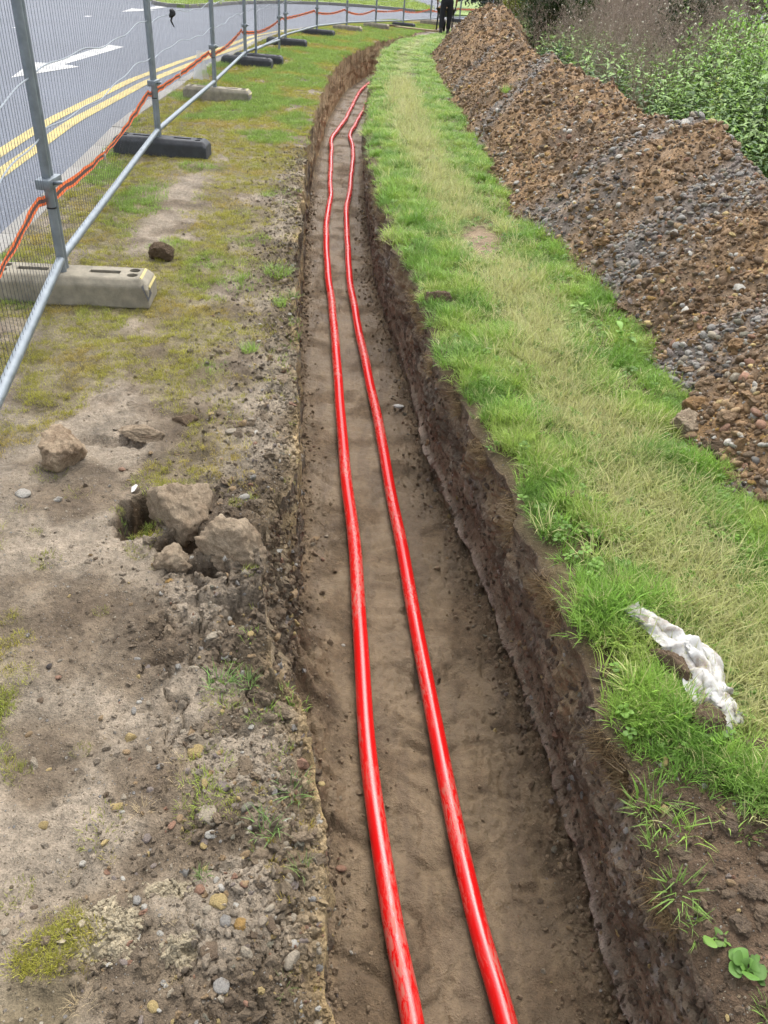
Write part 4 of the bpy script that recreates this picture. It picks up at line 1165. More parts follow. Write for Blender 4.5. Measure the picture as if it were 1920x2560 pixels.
for i in range(len(P) - 1):
    if i == 4:   # at the paired blocks the next panel starts a little farther on
        panels.append(panel(i, (-2.77, 14.62), P[5], labels[i]))
    else:
        panels.append(panel(i, P[i], P[i + 1], labels[i]))
panel(20, (-2.84, 14.10), (-2.72, 16.74), 'short overlapping fence panel between the paired blocks and the next block')

def feet_block(loc, rz, kind, label):
    root = empty('fence_block', loc, rz)
    tag(root, label, 'fence block', 'weighted blocks holding the fence uprights')
    m = CONC if kind == 'concrete' else RUBB
    L, W, Hh = 0.80, 0.235, 0.145
    # body with sloping shoulders; pockets and handle slots are cut into its top
    def ring(x, s=1.0, drop=0.0):
        return [(x, -W / 2, 0), (x, W / 2, 0), (x, W / 2 * 0.97, (Hh - 0.035) * s), (x, W / 2 * 0.72, Hh - drop), (x, -W / 2 * 0.72, Hh - drop), (x, -W / 2 * 0.97, (Hh - 0.035) * s)]
    bm = bmesh.new()
    rings = [ring(-L / 2, 0.9, 0.03), ring(-L / 2 + 0.035), ring(L / 2 - 0.035), ring(L / 2, 0.9, 0.03)]
    vs_ = [[bm.verts.new(p) for p in r_] for r_ in rings]
    for a, b_ in zip(vs_[:-1], vs_[1:]):
        for k_ in range(6): bm.faces.new((a[k_], a[(k_ + 1) % 6], b_[(k_ + 1) % 6], b_[k_]))
    bm.faces.new(vs_[0][::-1]); bm.faces.new(vs_[-1])
    bmesh.ops.recalc_face_normals(bm, faces=bm.faces)
    bmesh.ops.bevel(bm, geom=list(bm.edges), offset=0.010, segments=2, affect='EDGES', profile=0.5)
    me = bpy.data.meshes.new('block_body'); bm.to_mesh(me); bm.free(); me.materials.append(m)
    body = link('block_body', me, None, root)
    cut = bmesh.new()
    def cbox(x0, x1, y0, y1, z0):
        r_ = bmesh.ops.create_cube(cut, size=1.0)
        for v_ in r_['verts']:
            v_.co = Vector(((x0 + x1) / 2 + v_.co.x * (x1 - x0), (y0 + y1) / 2 + v_.co.y * (y1 - y0), z0 + (v_.co.z + 0.5) * 0.3))
    def ccyl(x, y_, r0):
        r_ = bmesh.ops.create_cone(cut, cap_ends=True, segments=20, radius1=r0, radius2=r0, depth=0.3)
        for v_ in r_['verts']: v_.co += Vector((x, y_, 0.07 + 0.15))
    cbox(0.10, 0.25, -0.022, 0.022, 0.075); cbox(-0.25, -0.10, -0.022, 0.022, 0.075)
    for sx in (-1, 1):
        for sy in (-1, 1): ccyl(sx * 0.315, sy * 0.036, 0.027)
    cme = bpy.data.meshes.new('cut'); cut.to_mesh(cme); cut.free()
    cob = bpy.data.objects.new('cut', cme); COL.objects.link(cob)
    md = body.modifiers.new('slots', 'BOOLEAN'); md.operation = 'DIFFERENCE'; md.object = cob; md.solver = 'EXACT'
    body.matrix_parent_inverse = Matrix.Identity(4)
    bpy.context.view_layer.update()
    cob.parent = root
    bpy.context.view_layer.update()
    dg = bpy.context.evaluated_depsgraph_get()
    nme = bpy.data.meshes.new_from_object(body.evaluated_get(dg))
    body.modifiers.clear(); body.data = nme; nme.name = 'block_body'
    bpy.data.objects.remove(cob)
    nme.shade_flat() if hasattr(nme, 'shade_flat') else None
    if kind == 'concrete':
        MB().add([(0.360, -0.075, 0.150), (0.360, 0.075, 0.150), (0.408, 0.088, 0.10), (0.408, -0.088, 0.10), (0.354, -0.075, 0.142), (0.354, 0.075, 0.142), (0.400, 0.088, 0.09), (0.400, -0.088, 0.09)],
                 [(0, 1, 2, 3), (7, 6, 5, 4), (0, 4, 5, 1), (1, 5, 6, 2), (2, 6, 7, 3), (3, 7, 4, 0)]).build('reflector', YREF, root, 0.003)
        MB().add([(0.372, -0.125, 0.118), (0.385, -0.06, 0.128), (0.409, -0.07, 0.07), (0.400, -0.124, 0.045)], [(0, 1, 2, 3)]).build('recess', DKREF, root)
    return root
bd = [('concrete', 'weathered concrete fence block with broken yellow end, nearest the camera', -1.67), ('rubber', 'black rubber fence block, second along from the camera', 0), ('concrete', 'concrete fence block with pale yellow end, third along the fence', 0),
      ('rubber', 'black fence block, front one of the pair', 0), ('rubber', 'dark fence block beyond the paired black blocks', 0), ('rubber', 'dark fence block at the start of the fence bend', 0), ('concrete', 'greyed fence block past the start of the fence bend', 0),
      ('concrete', 'grey fence block level with the far trench bend', 0), ('rubber', 'dark fence block beside the dark plank', 0), ('concrete', 'grey fence block with pale end behind the plank', 0), ('rubber', 'black fence block behind the person', 0)]
for i, (kd, lab, _) in enumerate(bd):
    p = P[i + 1]; q0 = P[i]; q1 = P[min(i + 2, len(P) - 1)]
    ang = math.atan2(q1[1] - q0[1], q1[0] - q0[0]) - math.pi / 2
    zb_ = float(zleft(np.array(p[0]), np.array(p[1])))
    feet_block((p[0] + 0.03, p[1], max(zb_, gzf(p[1])) - 0.012), ang + random.uniform(-.06, .06) - 0.02, kd, lab)
feet_block((-2.73, 14.66, gzf(14.66) - 0.01), 0.04, 'rubber', 'black fence block, rear one of the pair')

# barrier tape tied along the fence
def tape_material():
    m, nt, b = newmat('barrier_tape')
    v_ = attr(nt, 'across').outputs['Fac']; s_ = attr(nt, 'along').outputs['Fac']
    mid = mathn(nt, 'ABSOLUTE', mathn(nt, 'SUBTRACT', v_, 0.5))
    dark = maprange(nt, mid, 0.17, 0.20, 1, 0)
    hat = mathn(nt, 'FRACT', mathn(nt, 'ADD', mathn(nt, 'MULTIPLY', s_, 55), mathn(nt, 'MULTIPLY', v_, 3)))
    edge = mathn(nt, 'MULTIPLY', maprange(nt, hat, 0.55, 0.6, 0, 0.35), dark)
    c = mixc(nt, dark, S(255, 128, 72, 1.0), S(120, 110, 108))
    c = mixc(nt, edge, c, S(200, 96, 56))
    c = mixc(nt, maprange(nt, v_, 0.04, 0.05, 1, 0), c, S(225, 215, 205))
    nt.links.new(c, b.inputs['Base Color']); b.inputs['Roughness'].default_value = 0.45
    tr = nd(nt, 'ShaderNodeBsdfTranslucent', {'Color': c})
    mx = nd(nt, 'ShaderNodeMixShader', {0: 0.5, 1: b.outputs[0], 2: tr.outputs[0]})
    nt.links.new(mx.outputs[0], nt.nodes['Material Output'].inputs['Surface'])
    return m
TAPE = tape_material(); TAGW = plain('white_print', S(240, 236, 228), 0.6)
V, al, ac, tags = [], [], [], []
s_ = 0.0
pp = [P[0]] + P[1:]
for i in range(len(pp) - 1):
    a, b_ = Vector((pp[i][0], pp[i][1], 0)), Vector((pp[i + 1][0], pp[i + 1][1], 0))
    L = (b_ - a).length; d_ = (b_ - a) / L; nrm = Vector((-d_.y, d_.x, 0))
    h0 = 0.46; h1 = 0.50
    for q in range(30):
        t = q / 30
        p = a + d_ * (L * t) + nrm * (0.035 + 0.02 * math.sin(t * math.pi))
        zc = gzf(p.y) + h0 + (h1 - h0) * t - 0.09 * math.sin(math.pi * t) * (0.7 + 0.5 * math.sin(i * 2.1)) + 0.004 * math.sin(q * 1.7 + i)
        tw = 0.35 * math.sin(t * 7 + i * 1.3) * math.sin(math.pi * t)
        wv = 0.024 if 0.03 < t < 0.97 else 0.020
        for e in (-1, -0.33, 0.33, 1):
            V.append((p.x + nrm.x * wv * e * math.sin(tw) + nrm.x * 0.004 * math.sin(q * 2.3 + e), p.y + nrm.y * wv * e * math.sin(tw), zc + wv * e * math.cos(tw)))
            al.append(s_ + L * t); ac.append((e + 1) / 2)
        if q == 13: tags.append((p + nrm * -0.004, d_, zc, tw, i))
    s_ += L
n_ = len(V) // 4
F = [(4 * i + k_, 4 * i + k_ + 1, 4 * i + k_ + 5, 4 * i + k_ + 4) for i in range(n_ - 1) for k_ in range(3)]
tp = link('barrier_tape', mesh_np('barrier_tape', np.array(V), np.array(F), True, [TAPE], attrs={'along': np.array(al), 'across': np.array(ac)}))
tag(tp, 'orange and black barrier tape strung low along the whole fence', 'barrier tape')
for p, d_, zc, tw, i in tags:
    o = MB().box(-0.022, 0.022, -0.002, 0.002, -0.028, 0.028).build('printed_patch', TAGW, tp)
    o.location = (p.x, p.y, zc); o.rotation_euler = (0, 0, math.atan2(d_.y, d_.x))

# small things on the fence
dx_ = Vector((P[2][0], P[2][1], 0)).lerp(Vector((P[3][0], P[3][1], 0)), 0.27)
rg_ = empty('black_rag', (dx_.x + 0.02, dx_.y, 1.0)); rg_.scale = (.65, .65, .7); tag(rg_, 'small black rag knotted on the fence wire above the road', 'rag')
me = rock('rag_knot', 77, 3, BLK, 6, 0.6, (0.05, 0.035, 0.055), 0.35, 2.0); link('knot', me, None, rg_)
MB().tube([(0, 0, -0.03), (-0.02, 0, -0.08), (-0.005, 0.01, -0.11), (0.02, 0, -0.15)], [0.012, 0.014, 0.013, 0.004], 7).build('tail', BLK, rg_)
FILM, nt, b = newmat('clear_film')
b.inputs['Base Color'].default_value = (0.8, 0.8, 0.8, 1); b.inputs['Roughness'].default_value = 0.3
tp_ = nd(nt, 'ShaderNodeBsdfTransparent'); mx = nd(nt, 'ShaderNodeMixShader', {0: 0.55, 1: b.outputs[0], 2: tp_.outputs[0]})
nt.links.new(mx.outputs[0], nt.nodes['Material Output'].inputs['Surface'])
gv = []
for i in range(14):
    for j in range(10):
        a_ = j / 9 * 1.6 * math.pi; h_ = i / 13
        rr = 0.03 + 0.07 * h_ + 0.02 * mnoise.noise(Vector((a_ * 2, h_ * 5, 3)))
        gv.append((rr * math.cos(a_), rr * 0.6 * math.sin(a_), -0.30 * h_ + 0.02 * mnoise.noise(Vector((a_ * 3, h_ * 4, 8)))))
fo = link('plastic_film', mesh_np('plastic_film', np.array(gv), grid_faces(14, 10), True, [FILM]))
fo.location = (-2.62, 10.35, 0.52); tag(fo, 'scrap of clear plastic film caught on the tape above the third block', 'plastic film')
sg = empty('sign_card', (-1.45, 2.66, 1.02), 1.80); tag(sg, 'white card wired to the fence at the edge of the picture', 'card')
MB().box(-0.11, 0.11, -0.003, 0.003, -0.15, 0.0).build('card', TAGW, sg, 0.002)
MB().tube([(0.09, 0, -0.01), (0.10, 0.0, 0.03), (0.13, 0.0, 0.02), (0.17, 0, -0.02)], 0.0025, 5).build('tie_wire', BLK, sg)

# ------------------------------------------------------------------ person with wheelbarrow
def skinned(name, joints, edges, m, parent, root_i=0, sub=2):
    me = bpy.data.meshes.new(name)
    me.from_pydata([j[0] for j in joints], edges, [])
    o = bpy.data.objects.new(name, me); COL.objects.link(o)
    md = o.modifiers.new('skin', 'SKIN')
    for i, j in enumerate(joints):
        sv = me.skin_vertices[0].data[i]
        sv.radius = (j[1], j[2] if len(j) > 2 else j[1]); sv.use_root = (i == root_i)
    md.use_smooth_shade = True
    s2 = o.modifiers.new('sub', 'SUBSURF'); s2.levels = sub; s2.render_levels = sub
    bpy.context.view_layer.update()
    dg = bpy.context.evaluated_depsgraph_get()
    nm = bpy.data.meshes.new_from_object(o.evaluated_get(dg))
    bpy.data.objects.remove(o)
    nm.name = name; nm.materials.clear(); nm.materials.append(m)
    nm.polygons.foreach_set('use_smooth', np.ones(len(nm.polygons), dtype=bool))
    return link(name, nm, None, parent)
SKIN = plain('skin', S(206, 150, 122), 0.6); TROU = plain('black_trousers', S(34, 36, 42), 0.85, n=9, amt=0.25, bmp=0.02)
HIVI = plain('yellow_vest', S(226, 240, 60, 0.95), 0.6); BOOT = plain('boots', S(92, 86, 86), 0.8); HAIR = plain('hair', S(60, 46, 34), 0.8)
STRI = plain('reflective_strip', S(205, 208, 208), 0.35)
py_ = 28.1
pr = empty('person', (0.57, py_, float(zright(0.57, py_)) + 0.005), 0.0)
tag(pr, 'person in black trousers and yellow vest pushing a wheelbarrow away beyond the trench', 'person')
# one body, facing +y, leaning a little forward; right foot forward
J = [((0, 0, 0.98), .13, .10), ((0, 0.07, 1.18), .14, .10), ((0, 0.15, 1.38), .17, .11), ((0, 0.20, 1.50), .06, .06), ((0, 0.25, 1.60), .075, .085), ((0, 0.27, 1.72), .07, .08),
     ((-0.10, 0.0, 0.90), .09), ((-0.115, -0.03, 0.50), .062), ((-0.125, -0.12, 0.10), .042), ((-0.125, 0.03, 0.04), .035),
     ((0.10, 0.0, 0.90), .09), ((0.105, 0.07, 0.50), .062), ((0.10, 0.06, 0.10), .042), ((0.10, 0.21, 0.04), .035),
     ((-0.20, 0.16, 1.42), .06), ((-0.29, 0.16, 1.12), .046), ((-0.29, 0.30, 0.86), .032), ((0.20, 0.16, 1.42), .06), ((0.29, 0.16, 1.12), .046), ((0.29, 0.30, 0.86), .032)]
E_ = [(0, 1), (1, 2), (2, 3), (3, 4), (4, 5), (0, 6), (6, 7), (7, 8), (8, 9), (0, 10), (10, 11), (11, 12), (12, 13), (2, 14), (14, 15), (15, 16), (2, 17), (17, 18), (18, 19)]
for sx in (-1, 1):
    w = Vector((sx * 0.29, 0.30, 0.86)); b0 = len(J)
    J.append(((w.x, w.y + 0.03, w.z - 0.055), .034, .02)); E_.append((16 if sx < 0 else 19, b0))
    for q in range(4):
        c0 = len(J)
        J.append(((w.x + (q - 1.5) * 0.006, w.y + 0.02 + q * 0.014, w.z - 0.095), .009)); E_.append((b0, c0))
        J.append(((w.x - sx * 0.02 + (q - 1.5) * 0.003, w.y + 0.015 + q * 0.014, w.z - 0.125 - 0.004 * (q % 3)), .008)); E_.append((c0, c0 + 1))
    c0 = len(J); J.append(((w.x - sx * 0.035, w.y + 0.035, w.z - 0.07), .010)); E_.append((b0, c0))
    J.append(((w.x - sx * 0.04, w.y + 0.04, w.z - 0.105), .008)); E_.append((c0, c0 + 1))
skinned('body', J, E_, SKIN, pr)
T_ = [((0, 0.0, 1.04), .165, .125), ((0, -0.01, 0.93), .185, .14), ((-0.105, -0.01, 0.82), .115), ((-0.115, -0.03, 0.50), .088), ((-0.125, -0.11, 0.13), .072), ((0.105, 0.0, 0.82), .115), ((0.105, 0.06, 0.50), .088), ((0.10, 0.055, 0.13), .072)]
skinned('trousers', T_, [(0, 1), (1, 2), (2, 3), (3, 4), (1, 5), (5, 6), (6, 7)], TROU, pr, 1)
Vv = [((0, 0.0, 0.93), .20, .15), ((0, 0.06, 1.15), .195, .145), ((0, 0.13, 1.34), .20, .14), ((0, 0.165, 1.44), .13, .10), ((-0.17, 0.16, 1.42), .085), ((0.17, 0.16, 1.42), .085)]
vest = skinned('vest', Vv, [(0, 1), (1, 2), (2, 3), (2, 4), (2, 5)], HIVI, pr, 0)
MB().loft([[(0.205 * math.cos(a), 0.035 + 0.155 * math.sin(a), z_) for a in np.linspace(0, 2 * math.pi, 24, endpoint=False)] for z_ in (1.06, 1.11)], False).build('reflective_band', STRI, vest)
for sx, yy0 in ((-0.125, -0.12), (0.10, 0.06)):
    MB().loft([[(sx + 0.052 * math.cos(a) * w_, yy0 + o_ + l_ * math.sin(a), z_) for a in np.linspace(0, 2 * math.pi, 16, endpoint=False)] for z_, w_, l_, o_ in ((0.0, .95, .14, .07), (0.03, 1, .145, .07), (0.07, .95, .12, .055), (0.11, .9, .06, .0), (0.19, 1.0, .058, -.005))]).build('boot', BOOT, pr)
me = rock('hair', 9, 3, HAIR, 0, 1, (0.088, 0.10, 0.085), 0.05); hr = link('hair', me, None, pr); hr.location = (0, 0.262, 1.715)
for sx in (-1, 1):
    er_ = link('ear', rock('ear', 10, 2, SKIN, 0, 1, (0.014, 0.025, 0.035), 0.0), None, pr); er_.location = (sx * 0.085, 0.27, 1.66)
    ey = link('eye', rock('eye', 11, 2, plain('eye', S(40, 34, 30), 0.3), 0, 1, (0.012, 0.008, 0.008), 0.0), None, pr); ey.location = (sx * 0.034, 0.343, 1.665)
nz = link('nose', rock('nose', 12, 2, SKIN, 0, 1, (0.016, 0.024, 0.024), 0.0), None, pr); nz.location = (0, 0.352, 1.635)
mo = link('mouth', rock('mouth', 13, 2, plain('lips', S(170, 96, 88), 0.5), 0, 1, (0.026, 0.008, 0.007), 0.0), None, pr); mo.location = (0, 0.338, 1.595)
wb = empty('wheelbarrow', (0.57, py_, float(zright(0.57, py_)))); tag(wb, 'wheelbarrow with black handles held by the person', 'wheelbarrow')
WBM = plain('barrow_tray', S(92, 104, 92), 0.6, 0.2, n=6, amt=0.3); WBH = plain('barrow_tube', S(40, 40, 42), 0.5)
for sx in (-1, 1):
    MB().tube([(sx * 0.29, 0.20, 0.80), (sx * 0.285, 0.40, 0.745), (sx * 0.25, 0.75, 0.52), (sx * 0.18, 1.15, 0.40), (sx * 0.07, 1.72, 0.20)], 0.017, 10).build('handle', WBH, wb)
    MB().tube([(sx * 0.25, 0.78, 0.50), (sx * 0.26, 0.80, 0.10), (sx * 0.24, 0.98, 0.02), (sx * 0.22, 1.12, 0.42)], 0.015, 8).build('leg', WBH, wb)
def rr_(z_, w0, w1, y0, y1): return [(-w0, y0, z_), (w0, y0, z_), (w1, y1, z_), (-w1, y1, z_)]
MB().loft([rr_(0.44, .17, .15, .78, 1.30), rr_(0.66, .32, .27, .62, 1.52), rr_(0.67, .335, .285, .605, 1.535), rr_(0.655, .31, .26, .63, 1.51), rr_(0.46, .16, .14, .80, 1.28)]).build('tray', WBM, wb)
wl = MB().tube([(-0.035, 1.72, 0.19), (0.035, 1.72, 0.19)], 0.12, 20).build('wheel', GALV, wb)
MB().loft([[(x_, 1.72 + r0 * math.cos(a), 0.19 + r0 * math.sin(a)) for a in np.linspace(0, 2 * math.pi, 28, endpoint=False)] for x_, r0 in ((-0.045, .13), (-0.04, .18), (0, .19), (0.04, .18), (0.045, .13))], False).build('tyre', BLK, wl)
link('soil_load', rock('soil_load', 91, 4, CL_ORNG, 5, 0.8, (0.27, 0.42, 0.12), 0.15), None, wb).location = (0, 1.07, 0.62)

WOOD = plain('plank_wood', S(206, 182, 138), 0.8, n=12, amt=0.2); WOODD = plain('old_plank_wood', S(120, 98, 72), 0.85, n=12, amt=0.25)
def plank(name, a, b_, w, th, m, label):
    a, b_ = Vector(a), Vector(b_); L = (b_ - a).length
    o = MB().box(-L / 2, L / 2, -w / 2, w / 2, 0, th).build(name, m, None, 0.004)
    o.location = (a + b_) / 2; o.rotation_euler = (0, -math.asin((b_.z - a.z) / L), math.atan2(b_.y - a.y, b_.x - a.x)); tag(o, label, 'plank')
plank('plank', (-0.95, 29.9, gzf(29.9) + 0.04), (0.35, 28.6, gzf(28.6) + 0.05), 0.2, 0.045, WOOD, 'pale wooden plank laid on the grass across the end of the trench')
plank('plank', (-1.75, 31.2, gzf(31.2) + 0.02), (-0.95, 30.6, gzf(30.6) + 0.03), 0.22, 0.05, WOODD, 'dark weathered plank beside the pale one near the fence')

# ------------------------------------------------------------------ crumpled white cloth on the bank
CLOTH, nt, b = newmat('dirty_cloth')
co = nd(nt, 'ShaderNodeTexCoord').outputs['Object']
n1 = noisen(nt, co, 18, 5, 0.65, 0.5).outputs[0]; n2 = noisen(nt, co, 260, 2, 0.5).outputs[0]
c = mixc(nt, maprange(nt, n1, 0.46, 0.66, 0, 0.9), S(234, 232, 226, 0.70), S(180, 160, 140, .55))
nt.links.new(c, b.inputs['Base Color']); b.inputs['Roughness'].default_value = 0.85; spec(b, 0.25)
bump(nt, b, n2, 0.2, 0.002)
tr = nd(nt, 'ShaderNodeBsdfTranslucent', {'Color': c}); mx = nd(nt, 'ShaderNodeMixShader', {0: 0.18, 1: b.outputs[0], 2: tr.outputs[0]}); nt.links.new(mx.outputs[0], nt.nodes['Material Output'].inputs['Surface'])
def pleated(path, widths, pleats, height, seed, nv=64):
    """a thin sheet gathered into pleats that run along the path"""
    line = catmull(path, 0.005); n_ = len(line); V = []
    tri = lambda v_: abs((v_ % 1.0) - 0.5) * 2
    for i in range(n_):
        p = line[i]; t = i / (n_ - 1)
        wd = np.interp(t, np.linspace(0, 1, len(widths)), widths); hh = np.interp(t, np.linspace(0, 1, len(height)), height)
        tn = (line[min(i + 1, n_ - 1)] - line[max(i - 1, 0)]).normalized()
        a = tn.cross(Vector((0, 0, 1))).normalized()
        for k_ in range(nv):
            v_ = k_ / (nv - 1)
            q = Vector((v_ * 3.0, t * 5.0, seed))
            n0, n1_, n2_ = mnoise.noise(q), mnoise.noise(q * 2.3 + Vector((5, 2, 1))), mnoise.noise(q * 5.5 + Vector((1, 8, 3)))
            ph = v_ * pleats + 0.55 * n0 + 0.9 * math.sin(t * 5 + seed) * 0.3
            z = hh * (0.25 + 0.75 * math.sin(math.pi * min(1, max(0, v_))) ** 0.5 * (0.35 + 0.65 * tri(ph))) + hh * 0.30 * n1_ + hh * 0.16 * abs(n2_)
            cross = tri(t * 4.0 + 0.8 * n0 + 0.4 * v_)
            z *= 0.72 + 0.4 * cross
            off = (v_ - 0.5) * wd * (1 + 0.22 * n1_) + 0.010 * math.sin(ph * 6.283) + 0.006 * n2_
            V.append(p + a * off + Vector((0, 0, z)) + tn * 0.012 * n1_)
    return np.array([tuple(v_) for v_ in V]), grid_faces(n_, nv)
zc_ = lambda x, y_, h: (x, y_, float(zright(x, y_)) + h)
V1, F1 = pleated([zc_(0.735, 1.685, .020), zc_(0.80, 1.60, .022), zc_(0.855, 1.535, .022), zc_(0.878, 1.46, .022), zc_(0.868, 1.39, .022), zc_(0.878, 1.335, .020), zc_(0.888, 1.275, .012)], [0.062, .075, .085, .10, .095, .11, .075, .015], 2.6, [0.035, .04, .055, .06, .055, .06, .04, .01], 2.0)
V2, F2 = pleated([zc_(0.865, 1.38, .045), zc_(0.905, 1.345, .030), zc_(0.955, 1.315, .016)], [0.075, .07, .045, .012], 1.6, [0.03, .03, .02, .006], 8.0, 36)
rgo = empty('white_cloth', (0, 0, 0)); tag(rgo, 'crumpled dirty white cloth lying in the grass at the trench edge', 'cloth')
link('folded_roll', mesh_np('folded_roll', V1, F1, True, [CLOTH]), None, rgo)
link('loose_tail', mesh_np('loose_tail', V2, F2, True, [CLOTH]), None, rgo)
sc_ = link('paper_scrap', mesh_np('paper_scrap', np.array([(0, 0, 0), (0.010, 0.004, 0.004), (0.014, 0.03, 0.010), (0.002, 0.045, 0.004), (-0.004, 0.02, 0.008)]), np.array([(0, 1, 2, 3, 4)]), False, [TAGW]))
sc_.location = (-0.845, 2.085, float(zleft(-0.845, 2.085)) + 0.006); tag(sc_, 'tiny white paper scrap beside the hole in the verge', 'scrap')
sc2 = link('paper_scrap', rock('paper_scrap', 33, 3, CLOTH, 6, 0.6, (0.05, 0.02, 0.006), 0.3)); sc2.location = (0.03, 4.05, float(zfloor(0.03, 4.05)) + 0.03); sc2.rotation_euler = (0.2, 0.3, 0.9)
tag(sc2, 'crumpled white scrap at the foot of the trench wall', 'scrap')

# ------------------------------------------------------------------ grass
def tuft(name, seed, n, length, spread, lean, width, m, droop=0.6, segs=3):
    """n blades rooted in a small disc; unit-free lengths in metres"""
    r_ = np.random.default_rng(seed)
    V, F4, F3, rn = [], [], [], []
    for i in range(n):
        az = r_.uniform(0, 2 * np.pi); rad = spread * np.sqrt(r_.random())
        bx, by = rad * np.cos(az), rad * np.sin(az)
        dirn = az + r_.normal(0, 0.9)
        L = length * r_.uniform(0.55, 1.15); ln = lean * r_.uniform(0.2, 1.2) ; dr = droop * r_.uniform(0.3, 1.3)
        w = width * r_.uniform(0.7, 1.3)
        side = np.array([-np.sin(dirn), np.cos(dirn), 0]) * w / 2
        p = np.array([bx, by, -0.006]); th = ln; b0 = len(V); q = r_.random()
        for s in range(segs + 1):
            k_ = 1 - (s / (segs + 0.0)) ** 1.6
            if s < segs:
                V.append(p - side * k_); V.append(p + side * k_); rn += [q, q]
            else:
                V.append(p); rn.append(q)
            p = p + np.array([np.cos(dirn) * np.sin(th), np.sin(dirn) * np.sin(th), np.cos(th)]) * L / segs
            th += dr * 1.2 / segs * 1.6
        for s in range(segs - 1):
            a = b0 + 2 * s; F4.append((a, a + 1, a + 3, a + 2))
        a = b0 + 2 * (segs - 1); F3.append((a, a + 1, a + 2))
    return mesh_np(name, np.array(V), [np.array(F4), np.array(F3)], True, [m], attrs={'rnd': np.array(rn)})
LONG = proto_collection('long_grass', [tuft('long_grass', 20 + i, 15, 0.066 + 0.004 * i, 0.022, 0.40, 0.0026 + 0.0003 * (i % 4), GRASS_I, 0.75) for i in range(8)])
FLATG = proto_collection('flat_grass', [tuft('flat_grass', 40 + i, 14, 0.085, 0.03, 1.15, 0.0028, GRASS_I, 0.35) for i in range(6)])
SHORT = proto_collection('short_grass', [tuft('short_grass', 60 + i, 18, 0.026, 0.022, 0.6, 0.0022, GRASS_I, 0.7, 2) for i in range(8)])

def herb(name, seed, n, size, m, round_=0.5):
    """small broad-leaved rosette (clover, plantain, seedlings)"""
    r_ = np.random.default_rng(seed); V, F, rn = [], [], []
    for i in range(n):
        az = r_.uniform(0, 6.283); L = size * r_.uniform(0.6, 1.2); el = r_.uniform(0.1, 0.9); w = L * round_ * r_.uniform(.8, 1.2)
        d_ = np.array([np.cos(az) * np.cos(el), np.sin(az) * np.cos(el), np.sin(el)]); s_ = np.array([-np.sin(az), np.cos(az), 0]); b0 = len(V); q = r_.random()
        o_ = d_ * L * 0.35
        for t, k_ in ((0, 0.12), (0.25, 0.75), (0.6, 1.0), (0.88, 0.6)):
            c_ = o_ + d_ * L * t - np.array([0, 0, 1]) * L * 0.35 * t * t
            V.append(c_ - s_ * w / 2 * k_ + np.array([0, 0, 1]) * w * 0.12 * k_); V.append(c_ + s_ * w / 2 * k_ + np.array([0, 0, 1]) * w * 0.12 * k_)
        V.append(o_ + d_ * L - np.array([0, 0, 1]) * L * 0.35); rn += [q] * 9
        F += [(b0, b0 + 1, b0 + 3, b0 + 2), (b0 + 2, b0 + 3, b0 + 5, b0 + 4), (b0 + 4, b0 + 5, b0 + 7, b0 + 6), (b0 + 6, b0 + 7, b0 + 8, b0 + 8)]
    F4 = np.array([f for f in F if f[2] != f[3]]); F3 = np.array([f[:3] for f in F if f[2] == f[3]])
    return mesh_np(name, np.array(V), [F4, F3], True, [m], attrs={'rnd': np.array(rn)})
HERB = proto_collection('herb', [herb('herb', 80 + i, 7 + i, 0.022, GRASS_I, 0.75) for i in range(5)])

G_LUSH, G_YEL, G_DARK, G_STRAW, G_OLIVE = S(152, 196, 82, 0.70), S(186, 206, 104, 0.70), S(116, 158, 68, 0.70), S(224, 218, 160, 0.74), S(158, 156, 74)
def bank_path(y_): return np.interp(y_, [0, 1.2, 2, 3, 4, 5.4, 8, 12, 18, 28], [0.46, 0.44, 0.47, 0.50, 0.56, 0.62, 0.54, 0.50, 0.46, 0.5])
def bank_colour(x, y_, d_):
    n_ = len(x)
    pth = np.exp(-((d_ - bank_path(y_) + 0.06 * pn(y_ * 1.5, 0.3, 811)) / (0.115 + 0.04 * np.minimum(y_, 6) / 6)) ** 2) * (0.95 + 0.6 * pn(x * 4, y_ * 4, 801))
    pth = np.clip(pth + 0.18 * ss(0.1, 0.5, fbm(x * 3, y_ * 3, 3, 815)), 0, 1)
    n1 = fbm(x * 3.3, y_ * 3.3, 3, 821)
    c_ = np.broadcast_to(G_LUSH, (n_, 3)).copy()
    c_ = mix3(c_, G_YEL, ss(-0.2, 0.5, n1) * 0.7); c_ = mix3(c_, G_DARK, ss(0.0, 0.5, -n1) * 0.7)
    st = np.clip(pth * rng.uniform(0.1, 0.95, n_) + 0.85 * (rng.random(n_) < 0.07), 0, 1)
    c_ = mix3(c_, G_STRAW, st)
    return c_ * rng.uniform(0.75, 1.12, (n_, 1)), pth
n = 46000
yv = sample_logy(n, 1.0, 33)
e_ = edgeR(yv); w_ = np.maximum(toeX(yv) + 0.06 - e_, 0.25)
w_ = np.where(yv < 2.3, 1.1, w_)
d_ = rng.random(n) * w_ + 0.012
x_ = e_ + d_
wet_ = np.exp(-(((x_ - 0.80) / 0.11) ** 2 + ((yv - 6.10) / 0.21) ** 2) ** 2)
bare = (1 - ss(0.98, 1.25, yv + 0.14 * fbm(x_ * 3, yv * 3, 4, 661) + 0.25 * (d_ - 0.2)))
dirt = np.exp(-(((x_ - 0.50) / 0.17) ** 2 + ((yv - 5.45) / 0.46) ** 2))
thin = np.maximum(ss(0.15, 0.5, fbm(x_ * 5, yv * 5, 3, 831)) * 0.7 * np.exp(-d_ / 0.25), 0.93 * ss(-0.05, 0.18, pn(yv * 2.6, 3.3, 833) + 0.4 * pn(yv * 8, 1.3, 834)) * np.exp(-np.maximum(d_, 0) / 0.055) * (1 - ss(6, 10, yv)))
